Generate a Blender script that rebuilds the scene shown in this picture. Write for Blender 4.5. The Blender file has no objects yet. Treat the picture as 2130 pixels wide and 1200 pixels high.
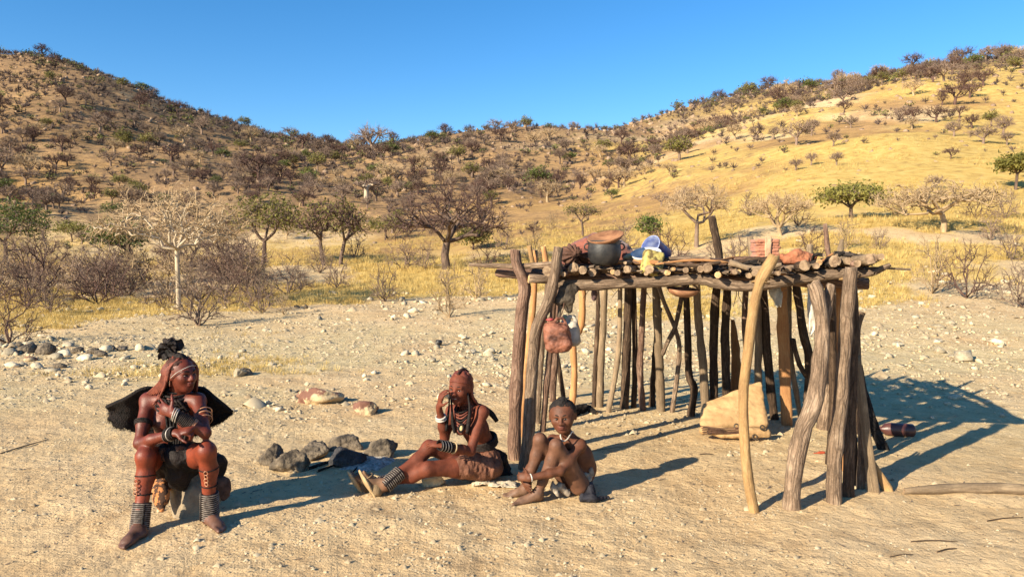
import bpy, bmesh, math, random
import numpy as np
from mathutils import Vector, Matrix

# ---------------------------------------------------------------- camera, sky, sun, exposure
SC = bpy.context.scene
COL = SC.collection
CAM_H = 1.65
FPX = 1538.0                     # focal length in photograph pixels (2130 wide)
PITCH = math.atan(60.0 / FPX)
cam = bpy.data.cameras.new('camera')
cam.sensor_width = 36.0
cam.lens = 36.0 * FPX / 2130.0
cam.clip_end = 3000.0
cam_ob = bpy.data.objects.new('camera', cam)
COL.objects.link(cam_ob)
cam_ob.location = (0, 0, CAM_H)
cam_ob.rotation_euler = (math.pi / 2 - PITCH, 0, 0)
SC.camera = cam_ob

SUN_EL = math.radians(24.0)
SH_AZ = math.radians(42.0)       # shadows run this far round from +X towards +Y
sun_dir = Vector((-math.cos(SH_AZ) * math.cos(SUN_EL), -math.sin(SH_AZ) * math.cos(SUN_EL), math.sin(SUN_EL)))
W = bpy.data.worlds.new('World'); SC.world = W; W.use_nodes = True
wn, wl = W.node_tree.nodes, W.node_tree.links
wn.clear()
sky = wn.new('ShaderNodeTexSky'); sky.sky_type = 'NISHITA'; sky.sun_disc = False
sky.sun_elevation = SUN_EL
sky.sun_rotation = math.atan2(sun_dir.x, sun_dir.y)
sky.altitude = 900.0; sky.air_density = 1.0; sky.dust_density = 0.35; sky.ozone_density = 3.0
hs = wn.new('ShaderNodeHueSaturation'); hs.inputs['Saturation'].default_value = 1.30
bg = wn.new('ShaderNodeBackground'); bg.inputs['Strength'].default_value = 0.089
wo = wn.new('ShaderNodeOutputWorld')
wl.new(sky.outputs[0], hs.inputs['Color']); wl.new(hs.outputs[0], bg.inputs[0]); wl.new(bg.outputs[0], wo.inputs[0])
sl = bpy.data.lights.new('sun', 'SUN'); sl.energy = 4.75; sl.angle = math.radians(0.5)
sl.color = (1.0, 0.87, 0.66)
so = bpy.data.objects.new('sun', sl); COL.objects.link(so)
so.rotation_euler = (-sun_dir).to_track_quat('-Z', 'Y').to_euler()
so.location = (-30, -30, 40)
SC.view_settings.view_transform = 'Standard'; SC.view_settings.look = 'None'
SC.view_settings.gamma = 1.0; SC.view_settings.use_curve_mapping = False
SC.view_settings.exposure = 1.20
SC.render.engine = 'CYCLES'
SC.cycles.max_bounces = 5; SC.cycles.transparent_max_bounces = 6

# ---------------------------------------------------------------- helpers
def ray(px, py):
    x = (px - 1065.0) / FPX; y = (600.0 - py) / FPX
    c, s = math.cos(PITCH), math.sin(PITCH)
    return np.array([x, c + y * s, -s + y * c])

def P(px, py, d):
    """the point seen at a photograph pixel, d metres away along the ground"""
    r = ray(px, py); return np.array([0, 0, CAM_H]) + r * (d / r[1])

def G(px, py, z=0.0):
    r = ray(px, py); t = (CAM_H - z) / -r[2]
    return np.array([0, 0, CAM_H]) + r * t

def S(d): return FPX / d          # photograph pixels per metre at d

RNG = np.random.default_rng(7)

def _h(i, j, k, seed):
    n = (i * 374761393 + j * 668265263 + k * 2147483647 + seed * 1274126177) & 0x7fffffff
    n = ((n ^ (n >> 13)) * 1274126177) & 0x7fffffff
    return ((n ^ (n >> 16)) & 0xffff) / 32767.5 - 1.0

def noise3(p, seed=0):
    p = np.asarray(p, float); i = np.floor(p).astype(np.int64); f = p - i
    f = f * f * (3 - 2 * f)
    out = 0
    for a in (0, 1):
        for b in (0, 1):
            for c in (0, 1):
                w = (f[..., 0] if a else 1 - f[..., 0]) * (f[..., 1] if b else 1 - f[..., 1]) * (f[..., 2] if c else 1 - f[..., 2])
                out = out + w * _h(i[..., 0] + a, i[..., 1] + b, i[..., 2] + c, seed)
    return out

def fbm(p, seed=0, oct=4, gain=0.5):
    p = np.asarray(p, float); a = 1.0; o = 0
    for q in range(oct):
        o = o + a * noise3(p, seed + q * 17); p = p * 2.03 + 11.7; a *= gain
    return o

def fbm2(x, y, scale, seed=0, oct=4, gain=0.5):
    return fbm(np.stack([x * scale, y * scale, np.zeros_like(x)], -1), seed, oct, gain)

def mesh_np(name, V, F, mats=(), smooth=False, midx=None, uv=None, col=None):
    """F: (m,k) int array or list of such arrays"""
    if not isinstance(F, (list, tuple)): F = [F]
    F = [np.asarray(f, np.int32) for f in F if len(f)]
    V = np.asarray(V, np.float32)
    me = bpy.data.meshes.new(name)
    nl = sum(f.size for f in F); nf = sum(len(f) for f in F)
    me.vertices.add(len(V)); me.vertices.foreach_set('co', V.ravel())
    me.loops.add(nl); me.loops.foreach_set('vertex_index', np.concatenate([f.ravel() for f in F]))
    me.polygons.add(nf)
    tot = np.concatenate([np.full(len(f), f.shape[1], np.int32) for f in F])
    st = np.concatenate([[0], np.cumsum(tot)[:-1]]).astype(np.int32)
    me.polygons.foreach_set('loop_start', st); me.polygons.foreach_set('loop_total', tot)
    if midx is not None: me.polygons.foreach_set('material_index', np.asarray(midx, np.int32))
    if smooth is True: me.polygons.foreach_set('use_smooth', np.ones(nf, bool))
    elif isinstance(smooth, np.ndarray): me.polygons.foreach_set('use_smooth', smooth)
    for m in mats: me.materials.append(m)
    if uv is not None:
        l = me.uv_layers.new(name='UVMap'); l.data.foreach_set('uv', np.asarray(uv, np.float32).ravel())
    me.update(calc_edges=True)
    if col is not None:
        a = me.color_attributes.new('Col', 'FLOAT_COLOR', 'POINT')
        c = np.ones((len(V), 4), np.float32); col = np.asarray(col); c[:, :col.shape[1]] = col; a.data.foreach_set('color', c.ravel())
    me.validate(verbose=False)
    return me

def ob(name, me, parent=None, loc=None):
    o = bpy.data.objects.new(name, me); COL.objects.link(o)
    if loc is not None: o.location = loc
    if parent is not None:
        o.parent = parent
        o.matrix_parent_inverse = Matrix.Translation(-Vector(parent.location))
    return o

def tag(o, label=None, cat=None, group=None, kind=None):
    if label: o['label'] = label
    if cat: o['category'] = cat
    if group: o['group'] = group
    if kind: o['kind'] = kind
    return o

def empty(name, loc, label, cat, group=None):
    o = bpy.data.objects.new(name, None); COL.objects.link(o); o.location = loc
    o.empty_display_size = 0.1
    return tag(o, label, cat, group)

def catmull(pts, n):
    pts = np.asarray(pts, float)
    if len(pts) == 2: return pts[0] + (pts[1] - pts[0]) * np.linspace(0, 1, n)[:, None]
    p = np.vstack([2 * pts[0] - pts[1], pts, 2 * pts[-1] - pts[-2]])
    t = np.linspace(0, len(pts) - 1, n); i = np.minimum(t.astype(int), len(pts) - 2); f = (t - i)[:, None]
    a, b, c, d = p[i], p[i + 1], p[i + 2], p[i + 3]
    return 0.5 * (2 * b + (c - a) * f + (2 * a - 5 * b + 4 * c - d) * f * f + (3 * b - a - 3 * c + d) * f ** 3)

def nrm(v):
    v = np.asarray(v, float); return v / (np.linalg.norm(v, axis=-1, keepdims=True) + 1e-12)

def tubes(C, R, sides=6, cap=False):
    """C (n,m,3) centre lines, R (n,m) radii -> V, [quads(, caps)]"""
    C = np.asarray(C, float); R = np.asarray(R, float); n, m = R.shape
    T = nrm(np.gradient(C, axis=1))
    D = nrm(C[:, -1] - C[:, 0])
    ref = np.where(np.abs(D[:, 2:3]) < 0.8, np.array([[0, 0, 1.0]]), np.array([[1.0, 0, 0]]))[:, None, :]
    A = nrm(np.cross(T, np.broadcast_to(ref, T.shape))); B = np.cross(T, A)
    ang = np.linspace(0, 2 * np.pi, sides, endpoint=False)
    V = C[:, :, None] + R[:, :, None, None] * (A[:, :, None] * np.cos(ang)[:, None] + B[:, :, None] * np.sin(ang)[:, None])
    idx = np.arange(n * m * sides).reshape(n, m, sides)
    a = idx[:, :-1]; b = idx[:, 1:]
    q = np.stack([a, np.roll(a, -1, 2), np.roll(b, -1, 2), b], -1).reshape(-1, 4)[:, ::-1]
    F = [q]
    if cap: F += [idx[:, 0].reshape(n, sides), idx[:, -1, ::-1].reshape(n, sides)]
    return V.reshape(-1, 3), F

class Geo:
    """collects pieces into ONE mesh"""
    def __init__(s): s.V = []; s.F = {}; s.n = 0
    def add(s, V, F, mi=0):
        if not isinstance(F, (list, tuple)): F = [F]
        for f in F:
            f = np.asarray(f)
            if len(f): s.F.setdefault((f.shape[1], mi), []).append(f + s.n)
        s.V.append(np.asarray(V, float)); s.n += len(V); return s
    def mesh(s, name, mats, smooth=False, col=None):
        ks = list(s.F); F = [np.concatenate(s.F[k]) for k in ks]
        mi = np.concatenate([np.full(len(f), k[1]) for f, k in zip(F, ks)])
        return mesh_np(name, np.concatenate(s.V), F, mats, smooth, mi, None, col)

# ---------------------------------------------------------------- materials
def nodes_of(name):
    m = bpy.data.materials.new(name); m.use_nodes = True
    nt = m.node_tree; return m, nt.nodes, nt.links, nt.nodes['Principled BSDF']

def ramp(N, L, src, stops):
    r = N.new('ShaderNodeValToRGB'); e = r.color_ramp.elements
    while len(e) < len(stops): e.new(0.5)
    for q, (p, c) in enumerate(stops):
        e[q].position = p; e[q].color = (c[0], c[1], c[2], 1) if not isinstance(c, (int, float)) else (c, c, c, 1)
    L.new(src, r.inputs[0]); return r.outputs[0]

def pm(name, c1, c2, scale=6.0, rough=0.8, bump=0.3, bscale=40.0, coord='Object', stretch=(1, 1, 1), vary=0.0,
       dist=0.02, lo=0.35, hi=0.65, spec=0.3, detail=6.0, c3=None, attr=None, sheen=0.0, trans=0.0):
    m, N, L, b = nodes_of(name)
    tc = N.new('ShaderNodeTexCoord'); mp = N.new('ShaderNodeMapping'); mp.inputs['Scale'].default_value = stretch
    L.new(tc.outputs[coord], mp.inputs[0])
    n1 = N.new('ShaderNodeTexNoise'); n1.inputs['Scale'].default_value = scale; n1.inputs['Detail'].default_value = detail
    n1.inputs['Roughness'].default_value = 0.62
    L.new(mp.outputs[0], n1.inputs['Vector'])
    st = [(lo, c1), (hi, c2)] if c3 is None else [(lo, c1), ((lo + hi) / 2, c3), (hi, c2)]
    col = ramp(N, L, n1.outputs[0], st)
    if attr:
        at = N.new('ShaderNodeAttribute'); at.attribute_name = attr
        mx = N.new('ShaderNodeMix'); mx.data_type = 'RGBA'; mx.blend_type = 'MULTIPLY'; mx.inputs[0].default_value = 1.0
        L.new(at.outputs[0], mx.inputs[6]); L.new(col, mx.inputs[7]); col = mx.outputs[2]
    if vary:
        oi = N.new('ShaderNodeObjectInfo'); h = N.new('ShaderNodeHueSaturation')
        r1 = N.new('ShaderNodeMapRange'); r1.inputs[3].default_value = 1 - vary; r1.inputs[4].default_value = 1 + vary
        L.new(oi.outputs['Random'], r1.inputs[0]); L.new(r1.outputs[0], h.inputs['Value']); L.new(col, h.inputs['Color']); col = h.outputs[0]
    L.new(col, b.inputs['Base Color'])
    b.inputs['Roughness'].default_value = rough; b.inputs['Specular IOR Level'].default_value = spec
    if sheen: b.inputs['Sheen Weight'].default_value = sheen
    if bump:
        n2 = N.new('ShaderNodeTexNoise'); n2.inputs['Scale'].default_value = bscale; n2.inputs['Detail'].default_value = 5
        L.new(mp.outputs[0], n2.inputs['Vector'])
        bp = N.new('ShaderNodeBump'); bp.inputs['Strength'].default_value = bump; bp.inputs['Distance'].default_value = dist
        L.new(n2.outputs[0], bp.inputs['Height']); L.new(bp.outputs[0], b.inputs['Normal'])
    if trans:
        b.inputs['Transmission Weight'].default_value = 0.0
        tr = N.new('ShaderNodeBsdfTranslucent'); L.new(col, tr.inputs[0]); ms = N.new('ShaderNodeMixShader'); ms.inputs[0].default_value = trans
        out = [q for q in N if q.type == 'OUTPUT_MATERIAL'][0]
        L.new(b.outputs[0], ms.inputs[1]); L.new(tr.outputs[0], ms.inputs[2]); L.new(ms.outputs[0], out.inputs[0])
    return m

M = {}
# bark uses the UV of the logs: u round the log in metres, v along it
def bark(name, c1, c2, c3=None, bump=1.0, crack=0.5, su=46, sv=5, rough=0.95):
    m, N, L, b = nodes_of(name); M[name] = m
    tc = N.new('ShaderNodeTexCoord')
    def mp(x, y):
        q = N.new('ShaderNodeMapping'); q.inputs['Scale'].default_value = (x, y, 1); L.new(tc.outputs['UV'], q.inputs[0]); return q.outputs[0]
    def noi(x, y, d=6, r=0.65):
        n = N.new('ShaderNodeTexNoise'); n.inputs['Scale'].default_value = 1.0; n.inputs['Detail'].default_value = d; n.inputs['Roughness'].default_value = r; L.new(mp(x, y), n.inputs['Vector']); return n.outputs[0]
    def mul(a, k):
        q = N.new('ShaderNodeMath'); q.operation = 'MULTIPLY'; L.new(a, q.inputs[0])
        if isinstance(k, (int, float)): q.inputs[1].default_value = k
        else: L.new(k, q.inputs[1])
        return q.outputs[0]
    def mix(f, a, c, t='MIX'):
        q = N.new('ShaderNodeMix'); q.data_type = 'RGBA'; q.blend_type = t
        if isinstance(f, float): q.inputs[0].default_value = f
        else: L.new(f, q.inputs[0])
        for k, v in ((6, a), (7, c)):
            if isinstance(v, tuple): q.inputs[k].default_value = (*v, 1)
            else: L.new(v, q.inputs[k])
        return q.outputs[2]
    wob = N.new('ShaderNodeTexNoise'); wob.inputs['Scale'].default_value = 9; wob.inputs['Detail'].default_value = 3; L.new(tc.outputs['UV'], wob.inputs['Vector'])
    vm = N.new('ShaderNodeVectorMath'); vm.operation = 'MULTIPLY_ADD'; vm.inputs[1].default_value = (0.9, 0.9, 0); L.new(wob.outputs[1], vm.inputs[0]); L.new(mp(su, sv), vm.inputs[2])
    vo = N.new('ShaderNodeTexVoronoi'); vo.feature = 'DISTANCE_TO_EDGE'; vo.inputs['Scale'].default_value = 1.0; L.new(vm.outputs[0], vo.inputs['Vector'])
    ck = ramp(N, L, vo.outputs['Distance'], [(0.0, 0.0), (0.22, 1.0)])
    patch = noi(7, 4, 4); fine = noi(150, 60, 5); grain = noi(110, 8, 5)
    col = ramp(N, L, patch, [(0.33, c1 if c3 is None else tuple((x + y) / 2 for x, y in zip(c1, c3))), (0.50, c3 or c1), (0.66, c2)])
    col = mix(ramp(N, L, grain, [(0.36, 0.65), (0.56, 0.0)]), col, c1)
    col = mix(ramp(N, L, fine, [(0.50, 0.0), (0.68, 0.45)]), col, c2)
    inv = ramp(N, L, vo.outputs['Distance'], [(0.0, crack), (0.14, 0.0)]); col = mix(inv, col, tuple(0.45 * x for x in c1))
    oi = N.new('ShaderNodeObjectInfo'); h = N.new('ShaderNodeHueSaturation'); r1 = N.new('ShaderNodeMapRange'); r1.inputs[3].default_value = 0.78; r1.inputs[4].default_value = 1.22
    L.new(oi.outputs['Random'], r1.inputs[0]); L.new(r1.outputs[0], h.inputs['Value']); L.new(col, h.inputs['Color'])
    L.new(h.outputs[0], b.inputs['Base Color']); b.inputs['Roughness'].default_value = rough; b.inputs['Specular IOR Level'].default_value = 0.1
    b1 = N.new('ShaderNodeBump'); b1.inputs['Strength'].default_value = min(1.0, bump * crack); b1.inputs['Distance'].default_value = 0.012; L.new(ck, b1.inputs['Height'])
    b2 = N.new('ShaderNodeBump'); b2.inputs['Strength'].default_value = bump * 0.7; b2.inputs['Distance'].default_value = 0.008; L.new(grain, b2.inputs['Height']); L.new(b1.outputs[0], b2.inputs['Normal'])
    b3 = N.new('ShaderNodeBump'); b3.inputs['Strength'].default_value = bump * 0.6; b3.inputs['Distance'].default_value = 0.005; L.new(fine, b3.inputs['Height']); L.new(b2.outputs[0], b3.inputs['Normal']); L.new(b3.outputs[0], b.inputs['Normal'])
bark('bark_grey', (0.085, 0.058, 0.040), (0.36, 0.265, 0.185), (0.215, 0.148, 0.10))
bark('bark_red', (0.085, 0.050, 0.036), (0.34, 0.225, 0.16), (0.20, 0.120, 0.084))
bark('bark_dark', (0.035, 0.024, 0.017), (0.16, 0.105, 0.068), (0.08, 0.052, 0.035))
bark('wood_grey', (0.13, 0.095, 0.062), (0.34, 0.25, 0.155), (0.23, 0.165, 0.105), 0.7, 0.25, 60, 2)
bark('wood_yellow', (0.22, 0.125, 0.06), (0.47, 0.32, 0.155), (0.38, 0.235, 0.10), 0.7, 0.22, 26, 4, 0.85)
bark('wood_orange', (0.28, 0.13, 0.055), (0.48, 0.27, 0.12), (0.38, 0.19, 0.08), 0.5, 0.2, 50, 2, 0.85)
bark('wood_burnt', (0.012, 0.011, 0.011), (0.07, 0.055, 0.045), (0.03, 0.025, 0.022), 0.8, 0.8, 30, 12)
M['cut'] = pm('cut_wood', (0.30, 0.17, 0.075), (0.55, 0.38, 0.19), 25, 0.85, 0.4, 90, dist=0.004)
M['cut_dark'] = pm('cut_wood_weathered', (0.14, 0.09, 0.055), (0.34, 0.24, 0.15), 30, 0.9, 0.4, 90, dist=0.004)
M['stone_pale'] = pm('stone_pale', (0.36, 0.29, 0.19), (0.60, 0.51, 0.36), 5, 0.92, 0.5, 25, vary=0.38)
M['stone_tan'] = pm('stone_tan', (0.42, 0.30, 0.16), (0.62, 0.49, 0.30), 6, 0.92, 0.6, 22)
M['stone_red'] = pm('stone_red', (0.17, 0.08, 0.055), (0.50, 0.38, 0.22), 5, 0.85, 0.6, 22, lo=0.46, hi=0.54)
M['stone_dark'] = pm('stone_dark', (0.035, 0.028, 0.022), (0.22, 0.17, 0.115), 9, 0.9, 0.9, 30, dist=0.03)
M['stone_soot'] = pm('stone_soot', (0.022, 0.022, 0.026), (0.085, 0.08, 0.08), 9, 0.9, 0.9, 30, dist=0.03)
M['stone_hill'] = pm('stone_hill', (0.16, 0.105, 0.075), (0.40, 0.28, 0.18), 0.6, 0.95, 0.6, 3, dist=0.2)
M['pebble'] = pm('pebble', (0.32, 0.23, 0.13), (0.58, 0.47, 0.30), 3.0, 0.95, 0.0)
M['grass'] = pm('dry_grass', (0.46, 0.32, 0.10), (0.66, 0.50, 0.20), 0.8, 0.9, 0.0, spec=0.1, trans=0.25)
M['twig'] = pm('twig_grey', (0.13, 0.088, 0.066), (0.26, 0.185, 0.135), 1.5, 0.95, 0.0, vary=0.2)
M['twig_red'] = pm('twig_brown', (0.07, 0.039, 0.031), (0.14, 0.085, 0.066), 1.2, 0.95, 0.0, vary=0.15)
M['twig_pale'] = pm('twig_pale', (0.36, 0.28, 0.18), (0.60, 0.50, 0.35), 1.5, 0.9, 0.0, vary=0.15)
M['twig_straw'] = pm('twig_straw', (0.26, 0.18, 0.10), (0.44, 0.32, 0.19), 1.5, 0.9, 0.0, vary=0.15)
M['trunk_dark'] = pm('trunk_dark', (0.06, 0.04, 0.03), (0.17, 0.115, 0.085), 8, 0.95, 0.8, 30, stretch=(1, 1, 0.2))
M['trunk_pale'] = pm('trunk_pale', (0.32, 0.25, 0.165), (0.52, 0.43, 0.31), 5, 0.85, 0.4, 30, stretch=(1, 1, 0.3))
M['leaf'] = pm('leaf_green', (0.055, 0.085, 0.018), (0.15, 0.17, 0.035), 1.4, 0.6, 0.0, vary=0.2, trans=0.3)
M['leaf_olive'] = pm('leaf_olive', (0.11, 0.11, 0.025), (0.24, 0.21, 0.05), 1.4, 0.65, 0.0, vary=0.2, trans=0.3)
M['scrub'] = pm('scrub_far', (0.055, 0.040, 0.036), (0.15, 0.105, 0.085), 0.25, 0.95, 0.0)
M['scrub_green'] = pm('scrub_far_green', (0.06, 0.075, 0.02), (0.15, 0.14, 0.04), 0.25, 0.9, 0.0)
M['ash'] = pm('ash', (0.17, 0.15, 0.125), (0.50, 0.46, 0.40), 34, 0.95, 0.9, 70, dist=0.015)

# ---------------------------------------------------------------- terrain
# hills measured along bearings: for each bearing (photograph column) pairs of distance and the picture row the ground reaches there
COLS = {
    -900: [(12, 752), (20, 665), (30, 612), (45, 560), (70, 480), (100, 395), (150, 280), (200, 190), (240, 150)],
    0:    [(12, 752), (20, 662), (30, 608), (45, 560), (70, 490), (100, 405), (150, 275), (200, 165), (240, 98)],
    130:  [(12, 752), (20, 662), (30, 608), (45, 562), (70, 492), (100, 410), (150, 282), (200, 170), (236, 103)],
    210:  [(12, 752), (20, 662), (30, 610), (45, 562), (70, 495), (100, 418), (150, 300), (200, 190), (232, 130)],
    350:  [(12, 751), (20, 662), (28, 622), (40, 572), (60, 520), (90, 440), (130, 352), (180, 270), (230, 212)],
    520:  [(12, 751), (20, 660), (28, 618), (40, 565), (60, 510), (90, 440), (130, 372), (190, 305), (240, 262)],
    740:  [(12, 750), (20, 656), (30, 596), (45, 545), (70, 482), (110, 412), (160, 352), (230, 312), (270, 296)],
    930:  [(12, 750), (20, 652), (30, 590), (40, 552), (60, 502), (90, 440), (130, 370), (170, 315), (210, 275)],
    1080: [(12, 749), (20, 648), (30, 582), (45, 520), (70, 458), (100, 412), (130, 370), (165, 308), (205, 255)],
    1200: [(12, 748), (20, 643), (30, 572), (45, 508), (70, 450), (100, 412), (130, 384), (165, 312), (200, 258)],
    1330: [(12, 746), (20, 636), (30, 560), (45, 494), (70, 426), (95, 380), (118, 348), (150, 340), (200, 262), (225, 244)],
    1450: [(12, 745), (20, 630), (30, 548), (45, 478), (70, 405), (95, 345), (122, 300), (150, 312), (200, 235), (235, 204)],
    1600: [(12, 742), (20, 624), (30, 532), (45, 450), (70, 365), (100, 292), (130, 248), (152, 252), (200, 182), (228, 164)],
    1700: [(12, 740), (20, 620), (30, 522), (45, 434), (70, 340), (100, 268), (130, 216), (152, 215), (200, 180), (228, 168)],
    1850: [(12, 740), (20, 617), (30, 516), (45, 422), (70, 324), (100, 240), (135, 178), (160, 166), (210, 139)],
    2130: [(12, 740), (20, 614), (30, 510), (45, 410), (70, 308), (100, 220), (140, 145), (170, 122), (210, 100)],
    3000: [(12, 740), (20, 616), (30, 520), (45, 425), (70, 330), (100, 250), (140, 185), (170, 160), (210, 140)],
}
NU, ND = 400, 300
_u = np.linspace(-1.6, 1.6, NU); _ld = np.linspace(math.log(2), math.log(900), ND)
def _table():
    rows = []; us = []
    for px, prof in COLS.items():
        us.append((px - 1065) / FPX)
        d = [0.0, 9.5]; z = [0.0, 0.0]
        for dist, py in prof:
            r = ray(px, py); d.append(dist); z.append(CAM_H + r[2] / r[1] * dist)
        d += [d[-1] * 1.12, d[-1] * 1.5, 1000]; z += [z[-1] * 0.985, z[-1] * 0.8, z[-1] * 0.3]
        rows.append(np.interp(np.exp(_ld), d, z))
    rows = np.array(rows)
    T = np.stack([np.interp(_u, us, rows[:, k]) for k in range(ND)], 1)
    for ax, n in ((0, 5), (1, 4)):
        for _ in range(4):
            T = np.apply_along_axis(lambda v: np.convolve(np.pad(v, n // 2, mode='edge'), np.ones(2 * (n // 2) + 1) / (2 * (n // 2) + 1), 'valid'), ax, T)
    return T
TAB = _table()

def height(X, Y):
    X = np.asarray(X, float); Y = np.asarray(Y, float)
    r = np.hypot(X, Y); th = np.arctan2(X, Y)
    thc = np.clip(th, -0.98, 0.98)
    u = np.tan(thc); d = np.maximum(r * np.cos(thc), 2.001)
    fu = np.clip((u + 1.6) / 3.2 * (NU - 1), 0, NU - 1.001); fd = np.clip((np.log(d) - _ld[0]) / (_ld[-1] - _ld[0]) * (ND - 1), 0, ND - 1.001)
    iu = fu.astype(int); idd = fd.astype(int); a = fu - iu; b = fd - idd
    z = (TAB[iu, idd] * (1 - a) * (1 - b) + TAB[iu + 1, idd] * a * (1 - b) + TAB[iu, idd + 1] * (1 - a) * b + TAB[iu + 1, idd + 1] * a * b)
    side = np.clip((np.abs(th) - 0.98) / 1.1, 0, 1); z = z * (1 - side * side * (3 - 2 * side) * 0.93)
    far = np.clip((r - 14) / 90, 0, 1)
    z = z + far * (1.3 * fbm2(X, Y, 1 / 34.0, 3, 4, 0.55) + 0.35 * fbm2(X, Y, 1 / 6.0, 9, 3, 0.6))
    mid = np.clip((r - 8.5) / 12, 0, 1)
    near = np.clip(r / 3, 0, 1) * np.clip((26 - r) / 10, 0, 1)
    z = z + mid * 0.06 * fbm2(X, Y, 0.45, 21, 3) + 0.010 * np.clip(r / 4, 0, 1) * fbm2(X, Y, 2.2, 31, 2) + near * (0.0045 * fbm2(X, Y, 6.0, 33, 2) + 0.0045 * noise3(np.stack([X * 17, Y * 17, 0 * X], -1), 35))
    return z

def hz(x, y): return float(height(np.array([x]), np.array([y]))[0])

_T = np.exp(np.linspace(math.log(3), math.log(600), 1500))
def hit(px, py):
    """where the line of sight through a pixel meets the terrain"""
    r = ray(px, py); r = r / r[1]
    X = r[0] * _T; Y = _T; Z = CAM_H + r[2] * _T
    k = np.nonzero(Z < height(X, Y))[0]
    k = k[0] if len(k) else 1000
    return np.array([X[k], Y[k], hz(X[k], Y[k])])

def ground_mesh():
    th = np.concatenate([np.linspace(-math.pi, -0.85, 90, endpoint=False), np.linspace(-0.85, 0.85, 560, endpoint=False), np.linspace(0.85, math.pi, 90, endpoint=False)])
    rr = np.concatenate([[0.02], np.exp(np.linspace(math.log(0.8), math.log(3.2), 40, endpoint=False)), np.exp(np.linspace(math.log(3.2), math.log(16), 250, endpoint=False)), np.exp(np.linspace(math.log(16), math.log(900), 190))])
    TH, RR = np.meshgrid(th, rr, indexing='ij')
    X = RR * np.sin(TH); Y = RR * np.cos(TH); Z = height(X, Y)
    V = np.stack([X, Y, Z], -1).reshape(-1, 3)
    n, m = TH.shape; idx = np.arange(n * m).reshape(n, m); a = idx; b = np.roll(idx, -1, 0)
    F = np.stack([a[:, :-1], a[:, 1:], b[:, 1:], b[:, :-1]], -1).reshape(-1, 4)[:, ::-1]
    x, y, r = V[:, 0], V[:, 1], np.hypot(V[:, 0], V[:, 1])
    u = x / np.maximum(y, 0.5)
    gz = np.clip((r - 10.5) / 12, 0, 1)
    patch = fbm2(x, y, 0.22, 50, 4, 0.6)
    grass = np.clip(gz * 0.9 - 0.38 + 1.15 * patch, 0, 1) * np.clip((r - 9.5) / 4, 0, 1) * (1 - 0.35 * np.clip((u - 0.0) / 0.25, 0, 1) * np.clip((34 - r) / 10, 0, 1))
    hill = np.clip((r - 32) / 30, 0, 1)
    big = fbm2(x, y, 1 / 26.0, 60, 4, 0.6)
    right = np.clip((u - 0.05) / 0.35, 0, 1)
    grass = grass * (1 - hill) + hill * np.clip(0.40 + 0.46 * right + 0.75 * big - 0.32 * np.clip((r - 150) / 60, 0, 1), 0, 1)
    grass = grass * (1 - hill * np.clip((0.15 - u) / 0.4, 0, 1) * np.clip((r - 55) / 70, 0, 1) * 0.45)
    orange = np.clip(0.60 + 0.8 * fbm2(x, y, 1 / 22.0, 70, 3) - 0.55 * right, 0, 1) * hill
    orange = np.maximum(orange, hill * np.clip((0.25 - u) / 0.3, 0, 1) * np.clip((r - 60) / 60, 0, 1) * np.clip(0.75 + 0.5 * big, 0, 1))
    crest_ = np.interp(u, _u, TAB.max(1)); zr = V[:, 2] / np.maximum(crest_, 1)
    rocky = np.clip((r - 45) / 40, 0, 1) * np.clip(0.25 + 0.75 * np.clip((0.30 - u) / 0.35, 0, 1) * (0.6 + 0.6 * zr) + 0.9 * np.clip((zr - 0.66) / 0.15, 0, 1) + 0.5 * fbm2(x, y, 1 / 15.0, 66, 3), 0, 1.2)
    litter = np.clip((r - 5.5) / 5, 0, 1) * np.clip(1.25 - gz * 0.9, 0, 1) * np.clip(0.65 + 0.9 * fbm2(x, y, 0.6, 80, 3), 0, 1)
    return mesh_np('ground', V, F, [ground_mat()], True, None, None, np.stack([grass, orange, litter, rocky], -1))

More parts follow.
